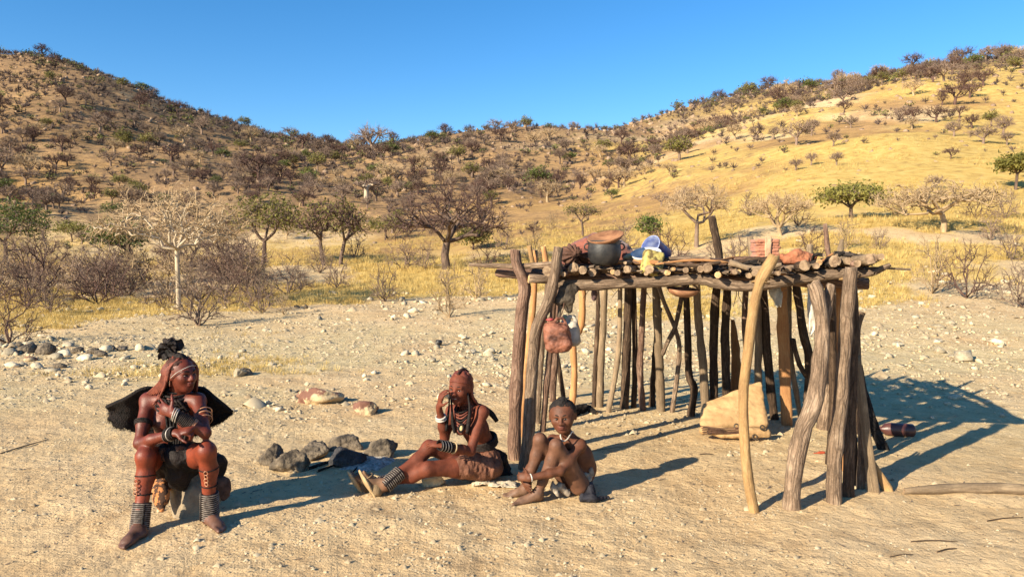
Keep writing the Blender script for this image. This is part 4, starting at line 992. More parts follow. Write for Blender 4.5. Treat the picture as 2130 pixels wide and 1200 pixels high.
rag('cloth_strip', [P(1690, 588, 5.35), P(1692, 640, 5.33), P(1690, 680, 5.33), P(1684, 700, 5.33)], [0.03, 0.045, 0.03, 0.008], 'long torn whitish rag hanging beside the thick reddish front post', M['rag_white'], seed=5)

# ---------------------------------------------------------------- things on, under and round the shelter
M['iron'] = pm('black_iron', (0.010, 0.010, 0.011), (0.045, 0.04, 0.036), 12, 0.55, 0.4, 60, dist=0.004, spec=0.5)
M['wood_bowl'] = pm('wood_bowl', (0.16, 0.07, 0.035), (0.34, 0.17, 0.085), 9, 0.7, 0.3, 40, stretch=(1, 4, 1), dist=0.004)
c0 = P(1257, 557, 5.98); c0[2] = 1.598
pot = empty('cooking_pot', c0, 'round black iron cooking pot standing on the log roof', 'pot')
prof = [(0.0, 0.0), (0.07, 0.004), (0.108, 0.03), (0.130, 0.075), (0.136, 0.12), (0.131, 0.165), (0.128, 0.185), (0.140, 0.197), (0.140, 0.204), (0.122, 0.204), (0.122, 0.165), (0.118, 0.08), (0.0, 0.03)]
V, F = lathe(prof, 36); ob('pot_body', mesh_np('pot_body', V + c0, F, [M['iron']], True), pot)
for sg in (-1, 1):
    V, F = ring(c0 + np.array([sg * 0.136, 0, 0.155]), (0, 1, 0.2), 0.026, 0.006, 16, 6); ob('handle', mesh_np('handle', V, F, [M['iron']], True), pot)
dax = nrm([-0.20, -0.28, 0.94])
V, F = lathe([(0.0, -0.035), (0.07, -0.03), (0.120, -0.006), (0.150, 0.028), (0.146, 0.033), (0.112, 0.004), (0.0, -0.02)], 32, dax, c0 + np.array([0.012, -0.01, 0.212]))
o = ob('wooden_dish', mesh_np('wooden_dish', V, F, [M['wood_bowl']], True)); tag(o, 'shallow brown wooden dish tilted on the mouth of the black pot', 'dish')

M['cloth_maroon'] = pm('cloth_maroon', (0.085, 0.028, 0.020), (0.26, 0.085, 0.055), 7, 0.9, 0.6, 30, sheen=0.2)
M['cloth_brown'] = pm('cloth_brown', (0.045, 0.022, 0.015), (0.15, 0.075, 0.05), 9, 0.9, 0.6, 35)
M['cloth_beige'] = pm('cloth_beige', (0.42, 0.29, 0.12), (0.60, 0.46, 0.24), 7, 0.9, 0.6, 30)
def blob(name, solid, mat, label, cat, amp=0.008, freq=14, seed=0, st=(1, 1, 1), parent=None, smooth=2):
    V, F = solid.build(smooth)
    if amp: V = wrinkle(V, F, amp, freq, seed, st)
    o = ob(name, mesh_np(name, V, F, [mat], True), parent)
    return tag(o, label, cat) if label else o
s = Solid(0.010); s.ell(P(1246, 521, 6.55) , (0.27, 0.22, 0.145), k=0.05).ell(P(1195, 535, 6.5), (0.14, 0.16, 0.09), k=0.06).ell(P(1290, 532, 6.5), (0.14, 0.16, 0.08), k=0.06)
blob('cloth_bundle', s, M['cloth_maroon'], 'large maroon cloth bundle domed behind the black pot on the roof', 'bundle', 0.022, 7, 3)
s = Solid(0.008); ctr = P(1186, 530, 6.15); s.ell(ctr, (0.085, 0.09, 0.085), k=0.03).cone(ctr + [0.02, -0.03, 0.05], ctr + [0.06, -0.06, 0.02], 0.022, 0.03, 0.02).ell(ctr + [0.085, -0.02, -0.01], (0.045, 0.04, 0.03), k=0.02).ell(ctr + [0.15, 0.05, -0.02], (0.07, 0.07, 0.05), k=0.03)
V, F = s.build(2); a = np.arctan2(V[:, 2] - ctr[2] - 0.0, V[:, 0] - ctr[0] - 0.05); V = V + vnormals(V, F) * (0.010 * np.sin(a * 15))[:, None]
tag(ob('knotted_sack', mesh_np('knotted_sack', wrinkle(V, F, 0.006, 18, 4), F, [M['cloth_brown']], True)), 'dark brown sack with a pleated knotted neck beside the maroon bundle', 'sack')
s = Solid(0.008); ctr = P(1322, 537, 6.2); s.ell(ctr, (0.115, 0.09, 0.040), k=0.03).ell(ctr + [0.05, 0.02, 0.012], (0.06, 0.07, 0.03), k=0.03)
blob('beige_cloth', s, M['cloth_beige'], 'crumpled beige yellow cloth lying between the pot and the yellow can', 'cloth', 0.012, 12, 5, (1, 1, 2))
s = Solid(0.008); ctr = P(1310, 543, 6.45); s.ell(ctr + [0.05, 0.1, 0.035], (0.16, 0.1, 0.05), k=0.03)
blob('brown_cloth', s, M['cloth_brown'], 'dark brown cloth heaped behind the beige cloth', 'cloth', 0.012, 12, 6)
M['plastic_blue'] = pm('plastic_blue', (0.02, 0.035, 0.16), (0.035, 0.06, 0.24), 8, 0.4, 0.05, 40, spec=0.5)
M['plastic_worn'] = pm('plastic_worn', (0.10, 0.14, 0.36), (0.36, 0.41, 0.56), 12, 0.6, 0.1, 40)
bx = nrm([0.70, 0.55, -0.42]); mouth = P(1353, 511, 6.22)
bucket = empty('plastic_bucket', mouth + bx * 0.1 - np.array([0, 0, 0.1]), 'blue plastic bucket lying tipped with its mouth open on the roof', 'bucket')
V, F = lathe([(0.094, -0.002), (0.094, 0.006), (0.086, 0.01), (0.079, 0.11), (0.072, 0.20), (0.0, 0.205)], 32, bx, mouth); ob('bucket_wall', mesh_np('bucket_wall', V, F, [M['plastic_blue']], True), bucket)
V, F = lathe([(0.092, -0.002), (0.084, 0.004), (0.076, 0.11), (0.070, 0.17), (0.0, 0.172)], 32, bx, mouth); ob('bucket_inside', mesh_np('bucket_inside', V, F[:, ::-1], [M['plastic_worn']], True), bucket)
V, F = ring(mouth, bx, 0.092, 0.0045, 32, 6); ob('rim', mesh_np('rim', V, F, [M['plastic_worn']], True), bucket)
M['plastic_clear'] = pm('plastic_clear', (0.42, 0.42, 0.42), (0.62, 0.61, 0.60), 12, 0.35, 0.1, 40, spec=0.5)
V, F = lathe([(0.02, 0.0), (0.075, 0.004), (0.11, 0.03), (0.125, 0.06), (0.121, 0.061), (0.105, 0.033), (0.07, 0.009), (0.0, 0.006)], 32, nrm([-0.15, -0.35, 0.92]), P(1345, 540, 6.05))
tag(ob('plastic_basin', mesh_np('plastic_basin', V, F, [M['plastic_clear']], True)), 'shallow milky plastic basin leaning under the blue bucket', 'basin')
M['plastic_yellow'] = pm('plastic_yellow', (0.13, 0.09, 0.035), (0.44, 0.36, 0.11), 16, 0.6, 0.3, 40, lo=0.40, hi=0.52)
def can_solid(ctr, ax, hw, vox=0.006):
    X, Y, Z = ax; s = Solid(vox); w, d, h = hw
    s.box(ctr, (w, d, h * 0.82), ax, min(0.05, d * 0.8), 0.02); s.cone(ctr + Z * h * 0.70 - X * w * 0.45, ctr + Z * h * 0.95 - X * w * 0.45, d * 0.75, 0.024, 0.03)
    s.cone(ctr + Z * h * 0.95 - X * w * 0.45, ctr + Z * h * 1.12 - X * w * 0.45, 0.020, 0.020, 0.008)
    s.chain([ctr + Z * h * 0.9 - X * w * 0.25, ctr + Z * h * 1.08 + X * w * 0.15, ctr + Z * h * 1.05 + X * w * 0.62, ctr + Z * h * 0.74 + X * w * 0.8], [0.015, 0.013, 0.013, 0.016], 0.012)
    return s
ax = np.array([nrm([0.95, 0.1, -0.25]), nrm([0.05, 0.3, 0.95]), nrm([0.2, -0.95, 0.25])]); 
ax[1] = nrm(ax[1] - ax[0] * (ax[1] @ ax[0])); ax[2] = np.cross(ax[0], ax[1])
s = Solid(0.006); ctr = P(1357, 547, 5.86); s.box(ctr, (0.085, 0.10, 0.045), ax, 0.03, 0.01); s.cone(ctr - ax[2] * 0.05, ctr - ax[2] * 0.14, 0.03, 0.022, 0.02); s.chain([ctr + ax[0] * 0.02 + ax[1] * 0.04, ctr + ax[0] * 0.055 + ax[1] * 0.055, ctr + ax[0] * 0.085 + ax[1] * 0.02], [0.012, 0.012, 0.014], 0.01)
blob('yellow_can', s, M['plastic_yellow'], 'pale yellow plastic can lying on the roof in front of the blue bucket', 'can', 0.003, 20, 7)
# pinkish folded blanket: every fold its own
bl0 = P(1591, 543, 5.75); bl0[2] = 1.615
M['blanket'] = pm('blanket_terracotta', (0.30, 0.115, 0.065), (0.48, 0.21, 0.125), 9, 0.9, 0.5, 40, sheen=0.2)
bl = empty('folded_blanket', bl0, 'upright stack of folded terracotta blankets on the roof behind the yellow pole', 'blanket')
rr = np.random.default_rng(6)
for q in range(8):
    s = Solid(0.007); zc = bl0 + np.array([rr.normal(0, 0.005), rr.normal(0, 0.005), 0.012 + q * 0.0235]); s.box(zc, (0.094 + rr.normal(0, 0.003), 0.075, 0.0150), None, 0.0125, 0.004)
    V, F = s.build(1); ob('fold', mesh_np('fold', wrinkle(V, F, 0.004, 20, q), F, [M['blanket']], True), bl)
V, F = Solid(0.006).box(bl0 + np.array([-0.004, -0.078, 0.105]), (0.026, 0.006, 0.11), None, 0.005, 0.003).build(1); ob('tie_band', mesh_np('tie_band', wrinkle(V, F, 0.003, 20, 3), F, [pm('tie_band', (0.42, 0.24, 0.14), (0.56, 0.36, 0.22), 12, 0.9, 0.4, 40)], True), bl)
# heap of orange-brown rags and a sawn block at the right end
M['rag_orange'] = pm('rag_orange', (0.22, 0.07, 0.035), (0.44, 0.18, 0.09), 10, 0.9, 0.6, 40)
s = Solid(0.007); ctr = P(1650, 538, 5.45)
s.chain([ctr + [-0.10, 0, 0.02], ctr + [-0.04, -0.01, 0.0], ctr + [0.02, -0.02, 0.035], ctr + [0.09, 0.0, 0.01], ctr + [0.15, 0.0, 0.01]], [0.02, 0.03, 0.03, 0.032, 0.02], 0.02).ell(ctr + [0.05, 0, -0.02], (0.09, 0.06, 0.035), k=0.03)
blob('rag_heap', s, M['rag_orange'], 'twisted heap of orange brown rags between the yellow pole and the wooden block', 'rags', 0.012, 16, 8)
wb = P(1736, 546, 5.2)
V, F = hull_vf(55, (0.055, 0.06, 0.055), 18); o = ob('wood_block', mesh_np('wood_block', V + wb - [0, 0, 0.03], F, [M['cut_dark']])); tag(o, 'weathered sawn wooden block at the right end of the roof', 'block')
# hanging from the roof
M['can_brown'] = pm('can_brown', (0.06, 0.024, 0.017), (0.27, 0.105, 0.062), 11, 0.65, 0.5, 30, lo=0.35, hi=0.6)
M['can_grey'] = pm('can_grey', (0.24, 0.21, 0.17), (0.44, 0.40, 0.34), 10, 0.5, 0.2, 40)
X = nrm([0.95, -0.25, 0.12]); Z = nrm([0.10, 0.0, 1.0]); Z = nrm(Z - X * (Z @ X)); Y = np.cross(Z, X); ax = np.array([X, Y, Z])
c1 = P(1160, 702, 5.72); jc = empty('hanging_jerrycan', c1 - np.array([0, 0, 0.13]), 'battered reddish brown jerrycan hanging by a cord under the roof', 'jerrycan')
V, F = can_solid(c1, ax, (0.098, 0.068, 0.135)).build(2); ob('can_body', mesh_np('can_body', wrinkle(V, F, 0.017, 13, 2), F, [M['can_brown']], True), jc)
c2 = P(1187, 694, 5.92); j2 = empty('hanging_jerrycan', c2 - np.array([0, 0, 0.13]), 'pale grey plastic jerrycan hanging behind the reddish brown one', 'jerrycan')
V, F = can_solid(c2, ax, (0.072, 0.055, 0.125)).build(2); ob('can_body', mesh_np('can_body', wrinkle(V, F, 0.004, 11, 3), F, [M['can_grey']], True), j2)
V, F = tubes(np.array([catmull([c1 + Z * 0.14 + X * 0.03, P(1172, 640, 5.80), P(1176, 596, 5.84)], 8)]), np.full((1, 8), 0.004), 5); ob('cord', mesh_np('cord', V, F, [M['cloth_brown']], True), jc)
V, F = tubes(np.array([catmull([c2 + Z * 0.135, P(1184, 640, 5.90), P(1182, 596, 5.90)], 8)]), np.full((1, 8), 0.004), 5); ob('cord', mesh_np('cord', V, F, [M['cloth_brown']], True), j2)
V, F = ring(c2 + Z * 0.135 - X * 0.032, Z, 0.019, 0.008, 16, 6); ob('cap', mesh_np('cap', V, F, [pm('cap_green', (0.12, 0.32, 0.17), (0.2, 0.42, 0.25), 9, 0.5, 0)], True), j2)
V, F = ring(c1 + Z * 0.145 - X * 0.044, Z, 0.022, 0.009, 16, 6); ob('cap', mesh_np('cap', V, F, [pm('cap_red', (0.36, 0.05, 0.05), (0.5, 0.1, 0.1), 9, 0.5, 0)], True), jc)
M['leather_dark'] = pm('leather_dark', (0.022, 0.016, 0.012), (0.10, 0.075, 0.05), 9, 0.7, 0.5, 30)
s = Solid(0.006); q = P(1176, 618, 5.84); s.chain([P(1160, 626, 5.82), P(1178, 612, 5.84), P(1194, 602, 5.85)], [0.035, 0.055, 0.04], 0.03, 0, ((0.3, 0.9, 0), 2.4)).chain([P(1178, 622, 5.85), P(1184, 645, 5.85)], [0.05, 0.03], 0.03, 0, ((0.3, 0.9, 0), 2.0)).cone(P(1165, 640, 5.83), P(1163, 660, 5.82), 0.018, 0.014, 0.02)
blob('leather_bag', s, M['leather_dark'], 'dark limp leather bag hung under the roof above the jerrycans', 'bag', 0.010, 16, 9)
V, F = Solid(0.006).ell(P(1236, 616, 6.9), (0.030, 0.03, 0.05), k=0.01).cone(P(1236, 610, 6.9), P(1237, 585, 6.9), 0.02, 0.008, 0.02).build(2)
tag(ob('hanging_pouch', mesh_np('hanging_pouch', wrinkle(V, F, 0.006, 20, 2), F, [pm('pouch', (0.05, 0.03, 0.035), (0.16, 0.10, 0.10), 9, 0.8, 0.3)], True)), 'small dark pouch hanging from the roof behind the bag', 'pouch')
V, F = lathe([(0.0, 0.0), (0.06, 0.006), (0.105, 0.03), (0.130, 0.065), (0.124, 0.066), (0.098, 0.034), (0.0, 0.012)], 32, nrm([0.05, -0.1, 1]), P(1420, 618, 5.72)); V = P(1420, 618, 5.72) + (V - P(1420, 618, 5.72)) * [1.0, 0.9, 1.0]
tag(ob('wooden_bowl', mesh_np('wooden_bowl', V, F, [M['wood_bowl']], True)), 'brown wooden bowl wedged under the front beam in the middle', 'bowl')
# folded hide leaning on the back posts
M['hide'] = pm('hide_tan', (0.33, 0.20, 0.09), (0.48, 0.31, 0.15), 6, 0.8, 0.25, 30)
M['hide_dirty'] = pm('hide_dirty', (0.26, 0.16, 0.085), (0.48, 0.32, 0.17), 9, 0.85, 0.5, 30)
hb = G(1528, 914); hide = empty('folded_hide', hb, 'folded tan hide sack leaning against the back posts under the roof', 'hide')
a, b, c_, d_ = P(1461, 882, 6.78), P(1592, 882, 6.78), P(1583, 798, 7.02), P(1466, 842, 6.98)
s = Solid(0.008)
N_ = nrm(np.cross(b - a, c_ - a))
for u_ in np.linspace(0, 1, 19):
    p0 = a + (b - a) * u_; p1 = d_ + (c_ - d_) * u_ + [0, 0, 0.02 * math.sin(u_ * 3.1)]; s.cone(p0, p1, 0.028, 0.014, 0.05)
s.chain([P(1462, 893, 6.70), P(1500, 898, 6.68), P(1545, 900, 6.66), P(1594, 900, 6.68)], [0.036, 0.045, 0.05, 0.048], 0.03)
V, F = s.build(2); ob('hide_body', mesh_np('hide_body', wrinkle(wrinkle(V, F, 0.014, 6, 5, (0.5, 1, 1.6)), F, 0.004, 22, 6), F, [M['hide']], True), hide)
for px, py, dd in ((1586, 889, 6.63), (1570, 908, 6.62), (1532, 886, 6.64), (1476, 898, 6.66)):
    V, F = ring(P(px, py, dd), (0.1, -1, 0.35), 0.020, 0.007, 16, 6); ob('eyelet', mesh_np('eyelet', V, F, [M['leather_dark']], True), hide)
for k in range(5):
    p0 = P(1458 + k, 886 + 4 * k, 6.66); p1 = P(1548, 888 + 3 * k, 6.61); V, F = tubes(np.array([catmull([p0, (p0 + p1) / 2 + [0, -0.02, -0.012 + 0.004 * k], p1], 8)]), np.full((1, 8), 0.004), 5); ob('cord', mesh_np('cord', V, F, [M['cloth_brown']], True), hide)
# on the ground
o = ob('fallen_log', log_mesh('fallen_log', [P(1188, 866, 7.7), P(1200, 853, 7.85), P(1222, 849, 7.9), P(1242, 860, 7.8)], [0.05, 0.055, 0.045, 0.02], M['wood_burnt'], M['cut_dark'])); tag(o, 'charred curved log lying under the roof by the back posts', 'log')
gz_ = lambda p, z: np.array([p[0], p[1], z])
o = ob('fallen_log', log_mesh('fallen_log', [gz_(G(1880, 1026), 0.018), gz_(G(1950, 1026), 0.03), gz_(G(2050, 1025), 0.034), gz_(G(2150, 1028), 0.03), gz_(G(2230, 1032), 0.025)], [0.022, 0.036, 0.040, 0.038, 0.03], M['wood_grey'], M['cut_dark'])); tag(o, 'long grey weathered log lying on the sand beyond the front right post', 'log')
M['plastic_maroon'] = pm('plastic_maroon', (0.05, 0.018, 0.016), (0.11, 0.04, 0.032), 8, 0.4, 0.1, 40, spec=0.5)
q = G(1866, 907) + np.array([0, 0, 0.062]); bt = empty('plastic_bottle', q - np.array([0, 0, 0.062]), 'dark maroon plastic bottle lying in the shade of the shelter', 'bottle')
V, F = lathe([(0.0, -0.15), (0.045, -0.15), (0.060, -0.135), (0.062, -0.06), (0.058, -0.055), (0.062, -0.05), (0.062, 0.06), (0.052, 0.11), (0.024, 0.135), (0.022, 0.16), (0.0, 0.16)], 28, nrm([-0.95, 0.15, 0.02]), q); ob('bottle_body', mesh_np('bottle_body', V, F, [M['plastic_maroon']], True), bt)
V, F = lathe([(0.0, 0.178), (0.026, 0.178), (0.026, 0.150), (0.0, 0.150)], 20, nrm([-0.95, 0.15, 0.02]), q); ob('cap', mesh_np('cap', V, F[:, ::-1], [pm('cap_pink', (0.28, 0.12, 0.11), (0.36, 0.17, 0.15), 8, 0.5, 0)], True), bt)
s = Solid(0.005); q = G(1708, 944); s.ell(q + [0, 0, 0.014], (0.036, 0.02, 0.014), k=0.01).cone(q + [-0.03, 0, 0.01], q + [-0.06, 0.01, 0.006], 0.007, 0.004, 0.01)
blob('red_scrap', s, pm('red_scrap', (0.22, 0.03, 0.012), (0.40, 0.08, 0.03), 14, 0.6, 0.3), 'small bright red scrap on the sand behind the thick front post', 'scrap', 0.004, 30, 2)
q = hit(918, 719); V, F = lathe([(0.0, 0.0), (0.05, 0.0), (0.05, 0.10), (0.045, 0.10), (0.045, 0.01), (0, 0.01)], 20, nrm([-0.9, -0.35, 0.1]), q + np.array([0, 0, 0.05])); tag(ob('tin_can', mesh_np('tin_can', V, F, [M['iron']], True)), 'blackened tin can lying on the stony flat behind the hearth', 'can')
M['paper'] = pm('pale_scrap', (0.34, 0.27, 0.18), (0.60, 0.51, 0.37), 12, 0.9, 0.5, 40)
for q, (px, py, w, lab) in enumerate([(1048, 1012, 0.10, 'crumpled pale scrap of hide beside the old woman and the boy'), (1006, 1010, 0.07, 'flat pale scrap lying by the old woman below her skirt')]):
    c_ = G(px, py); r = np.random.default_rng(q + 3); n = 11; gx, gy = np.meshgrid(np.linspace(-1, 1, n), np.linspace(-1, 1, n), indexing='ij')
    V = np.stack([c_[0] + gx * w + 0.02 * fbm2(gx, gy, 2, q + 9), c_[1] + gy * w * 0.6, 0.014 + c_[2] + 0.024 * np.abs(fbm2(gx, gy, 2.4, q + 4, 3)) + 0 * gx], -1).reshape(-1, 3)
    idx = np.arange(n * n).reshape(n, n); F = np.stack([idx[:-1, :-1], idx[1:, :-1], idx[1:, 1:], idx[:-1, 1:]], -1).reshape(-1, 4)
    o = ob('hide_scrap', mesh_np('hide_scrap', V, F, [M['paper']])); o.modifiers.new('thick', 'SOLIDIFY').thickness = 0.005; tag(o, lab, 'scrap')

# hearth stones, boulders, the row of piled stones
def rock(px, py, w, h, mat, label, seed, cat='stone', deep=0.8, name='stone', group=None, sub=4, rough=0.15, sink=0.08, ry=0.0):
    d = bd(py) if py > 760 else hit(px, py)[1]; s_ = S(d); sx = w / 2 / s_ / 0.92; sz = h / s_ / 1.42; b = hit(px, py) if py < 760 else G(px, py)
    V, F = rock_vf(seed, (sx, sx * deep, sz), sub, 15 if sub > 2 else 9, rough); b = b + np.array([0, sx * deep * 0.75, 0]); b[2] = hz(b[0], b[1]) - sz * sink * 2
    o = ob(name, mesh_np(name, V, F, [mat], False if sub < 3 else True), None, b); o.rotation_euler = (0, ry, 0)
    return tag(o, label, cat, group)
HG = None
rock(562, 966, 48, 38, M['stone_dark'], 'dark upright hearth stone at the end away from the old woman', 41)
rock(600, 980, 70, 42, M['stone_dark'], 'large brown grey hearth stone in front of the dark upright one', 42)
rock(643, 955, 62, 30, M['stone_dark'], 'flat topped ridged hearth stone between the brown grey and soot black ones', 43)
rock(716, 936, 64, 36, M['stone_dark'], 'brown topped hearth stone behind the soot black one', 44)
rock(714, 972, 70, 42, M['stone_soot'], 'soot black hearth stone beside the ash', 45)
rock(790, 955, 64, 40, M['stone_dark'], 'rounded hearth stone nearest to the old woman beside the ash', 46)
rock(650, 840, 86, 36, M['stone_red'], 'large tan and reddish boulder lying alone behind the hearth', 47, 'boulder', name='boulder', deep=0.6)
rock(762, 862, 52, 28, M['stone_red'], 'smaller reddish tan boulder lying alone behind the hearth', 48, 'boulder', name='boulder')
rock(897, 1010, 54, 24, M['stone_tan'], 'pale stone under the bent legs of the old woman', 49, deep=0.5)
rock(800, 1000, 60, 18, M['stone_tan'], 'flat pale stone beside the beaded anklet of the old woman', 50, deep=0.4)
rock(492, 784, 26, 17, M['stone_pale'], 'small cream stone touching a dark one behind the caped woman', 51); rock(507, 781, 28, 18, M['stone_dark'], 'small dark stone touching a cream one behind the caped woman', 52)
M['stone_seat'] = pm('stone_seat', (0.17, 0.13, 0.09), (0.36, 0.28, 0.18), 7, 0.9, 0.7, 26)
seat = rock(388, 1074, 84, 82, M['stone_seat'], 'pale tan boulder that the caped woman sits on', 53, 'boulder', 1.0, 'boulder', rough=0.06)
rr = np.random.default_rng(12)
for q, (px, py, w, h, mt) in enumerate([(15, 740, 34, 18, 'stone_pale'), (50, 735, 44, 26, 'stone_dark'), (88, 738, 38, 28, 'stone_dark'), (108, 748, 30, 18, 'stone_pale'), (60, 752, 26, 14, 'stone_red'), (130, 742, 28, 18, 'stone_pale'), (158, 735, 30, 22, 'stone_dark'), (172, 750, 34, 20, 'stone_pale'), (188, 736, 26, 18, 'stone_dark'), (205, 742, 28, 16, 'stone_dark'), (215, 732, 26, 18, 'stone_pale'), (228, 728, 22, 14, 'stone_dark'), (250, 730, 30, 12, 'stone_dark'), (286, 730, 24, 22, 'stone_pale'),
        (20, 760, 30, 14, 'stone_pale'), (72, 764, 30, 16, 'stone_pale'), (120, 762, 26, 14, 'stone_dark'), (100, 770, 34, 12, 'stone_pale'), (35, 722, 26, 16, 'stone_dark'), (140, 722, 24, 14, 'stone_pale'), (140, 600 + 32, 20, 16, 'stone_dark'), (616, 642, 12, 11, 'stone_dark'), (636, 642, 12, 11, 'stone_dark')]):
    rock(px, py, w * 0.9, h * 0.75, M[mt], ('pale' if 'pale' in mt else 'dark' if 'dark' in mt else 'reddish') + (' rough stone in the row of piled stones by the thorn shrub' if q < 20 else ' block shaped stone standing in dry grass'), 800 + q, group=('stones of the piled row ' if q < 20 else 'blocks in the grass ') + mt[6:], sub=2, rough=0.04)
# ash bed
c_ = G(770, 962); n = 26; gx, gy = np.meshgrid(np.linspace(-1, 1, n), np.linspace(-1, 1, n), indexing='ij'); rad = np.hypot(gx, gy)
zz = 0.020 * np.clip(1 - rad ** 2 + 0.25 * fbm2(gx, gy, 2, 5), 0, 1) + 0.012 * fbm2(gx, gy, 8, 6, 3) * np.clip(1.1 - rad, 0, 1) - 0.030 * np.clip((rad + 0.22 * fbm2(gx, gy, 3, 8, 3) - 0.72) * 4, 0, 1)
V = np.stack([c_[0] + gx * 0.26, c_[1] + gy * 0.30, zz + 0.006 + height(c_[0] + gx * 0.26, c_[1] + gy * 0.3)], -1).reshape(-1, 3); idx = np.arange(n * n).reshape(n, n)
tag(ob('ash', mesh_np('ash', V, np.stack([idx[:-1, :-1], idx[1:, :-1], idx[1:, 1:], idx[:-1, 1:]], -1).reshape(-1, 4), [M['ash']], True)), 'bed of pale grey ash between the hearth stones', 'ash', None, 'stuff')
# charred sticks in the hearth and loose sticks about
for q, (x0, y0, x1, y1, r, mt, lab) in enumerate([(640, 975, 700, 958, 0.012, 'wood_burnt', 'charred stick between the hearth stones'), (660, 982, 706, 966, 0.010, 'wood_burnt', 'charred stick between the hearth stones'), (730, 985, 745, 968, 0.006, 'wood_burnt', 'charred stick in the ash'),
        (0, 944, 100, 916, 0.006, 'wood_grey', 'long thin stick on the open sand beside the caped woman'), (1895, 1124, 1992, 1127, 0.004, 'bark_dark', 'straight thin stalk lying on the sand before the fallen grey log'), (1948, 1147, 1990, 1141, 0.004, 'bark_dark', 'short thin stalk lying on the sand before the fallen grey log'), (2052, 1084, 2128, 1078, 0.004, 'bark_dark', 'thin stalk lying near the end of the fallen grey log'),
        (1850, 1160, 1900, 1153, 0.003, 'bark_dark', 'faint bent stalk on the sand'), (1232, 938, 1310, 930, 0.004, 'bark_grey', 'bent thin stick on the sand behind the boy'), (880, 1018, 905, 1012, 0.004, 'bark_dark', 'tiny stick in front of the bent legs of the old woman'), (1455, 945, 1485, 946, 0.004, 'bark_dark', 'tiny stick on the sand in front of the folded hide')]):
    a = G(x0, y0); b = G(x1, y1); a[2] = hz(a[0], a[1]) + r; b[2] = hz(b[0], b[1]) + r; m_ = (a + b) / 2 + np.array([0.01, 0.01, 0.004])
    o = ob('stick', log_mesh('stick', [a, m_, b], [r, r, r * 0.6], M[mt], M['cut_dark'], 6, 6)); tag(o, lab, 'stick', 'charred sticks in the hearth' if q < 2 else None)

# ---------------------------------------------------------------- people
def frame(f, up):
    f = nrm(f); u = nrm(np.asarray(up, float) - f * (np.asarray(up) @ f)); return np.cross(f, u), f, u   # right (of the one who looks), forward, up

def head(s, ctr, fwd, up, h, neck, cs=0, clip=1, smile=0.0, nr=0.052, wd=1.0, nw=1.0, lp=1.0):
    r, f, u = frame(fwd, up); ax = np.array([r, f, u]); c = np.asarray(ctr, float)
    L = lambda x, y, z: c + (r * x + f * y + u * z) * h
    s.ell(L(0, -0.07, 0.13), (0.335 * wd * h, 0.41 * h, 0.36 * h), ax, 0.03, cs)
    s.ell(L(0, 0.09, -0.13), (0.262 * wd * h, 0.27 * h, 0.34 * h), ax, 0.035, cs)
    s.ell(L(0, 0.20, -0.385), (0.125 * h, 0.12 * h, 0.095 * h), ax, 0.03, cs)
    s.ell(L(0, 0.315, 0.085), (0.21 * h, 0.06 * h, 0.045 * h), ax, 0.02, cs)
    for q in (-1, 1):
        s.ell(L(0.16 * wd * q, 0.235, -0.10), (0.085 * h, 0.09 * h, 0.075 * h), ax, 0.03, cs)
        s.ell(L(0.325 * wd * q, -0.05, -0.04), (0.035 * h, 0.075 * h, 0.115 * h), ax, 0.012, cs)
        s.ell(L(0.056 * nw * q, 0.405, -0.135), (0.044 * nw * h, 0.045 * h, 0.036 * h), ax, 0.008, cs)
        s.ell(L(0.125 * q, 0.400, 0.005), (0.085 * h, 0.070 * h, 0.040 * h), ax, 0.012, cs, True)
        s.ell(L(0.125 * q, 0.312, 0.048), (0.085 * h, 0.055 * h, 0.022 * h), ax, 0.006, cs)
    s.cone(L(0, 0.34, 0.05), L(0, 0.445, -0.115), 0.030 * h, 0.052 * h, 0.015, cs)
    s.ell(L(0, 0.365, -0.222 + 0.01 * smile), ((0.105 + 0.03 * smile) * h, 0.060 * lp * h, 0.028 * lp * h), ax, 0.006, clip)
    s.ell(L(0, 0.350, -0.282), ((0.095 + 0.03 * smile) * h, 0.064 * lp * h, 0.035 * lp * h), ax, 0.006, clip)
    s.cone(L(0, -0.10, -0.22), neck, nr, nr * 1.12, 0.03, cs)
    return L, ax

def hand(s, w, d, n, th, sz=1.0, curl=(0.35, 0.4, 0.3), c=0, spread=0.10, thumb=(0.55, 0.75, 0.35), cn=None):
    """w wrist, d towards the fingers, n way the palm faces, th thumb side"""
    w = np.asarray(w, float); d = nrm(d); n = nrm(np.asarray(n, float) - d * (np.asarray(n) @ d)); t = np.cross(n, d); t = t if t @ np.asarray(th) > 0 else -t
    z = sz; k = 0.006
    s.cone(w, w + d * 0.075 * z, 0.026 * z, 0.038 * z, 0.02, c, (n, 2.0))
    for i, (o, ln, rr) in enumerate(((0.029, 0.072, 0.0088), (0.010, 0.080, 0.0092), (-0.009, 0.075, 0.0088), (-0.026, 0.058, 0.0078))):
        p = w + (d * (0.086 - 0.004 * abs(i - 1)) + t * o) * z; a = spread * (1.5 - i); dv = nrm(d + t * a); ang = 0.0
        q0 = p - dv * 0.02 * z
        for j, fr in enumerate((0.45, 0.30, 0.25)):
            ang += curl[j]; v = dv * math.cos(ang) + n * math.sin(ang); q = p + v * ln * fr * z
            s.cone(q0 if j == 0 else p, q, rr * z * (1 - 0.08 * j), rr * z * (0.92 - 0.08 * j), k, c); p = q
    p = w + (d * 0.022 + t * 0.022) * z; v = nrm(d * thumb[0] + t * thumb[1] + n * thumb[2]); q = p + v * 0.042 * z; s.cone(p, q, 0.014 * z, 0.0105 * z, 0.012, c)
    v2 = nrm(v * 0.8 + d * 0.5 + n * 0.2); q2 = q + v2 * 0.030 * z; s.cone(q, q2, 0.0105 * z, 0.009 * z, k, c); s.cone(q2, q2 + v2 * 0.022 * z, 0.009 * z, 0.007 * z, k, c)

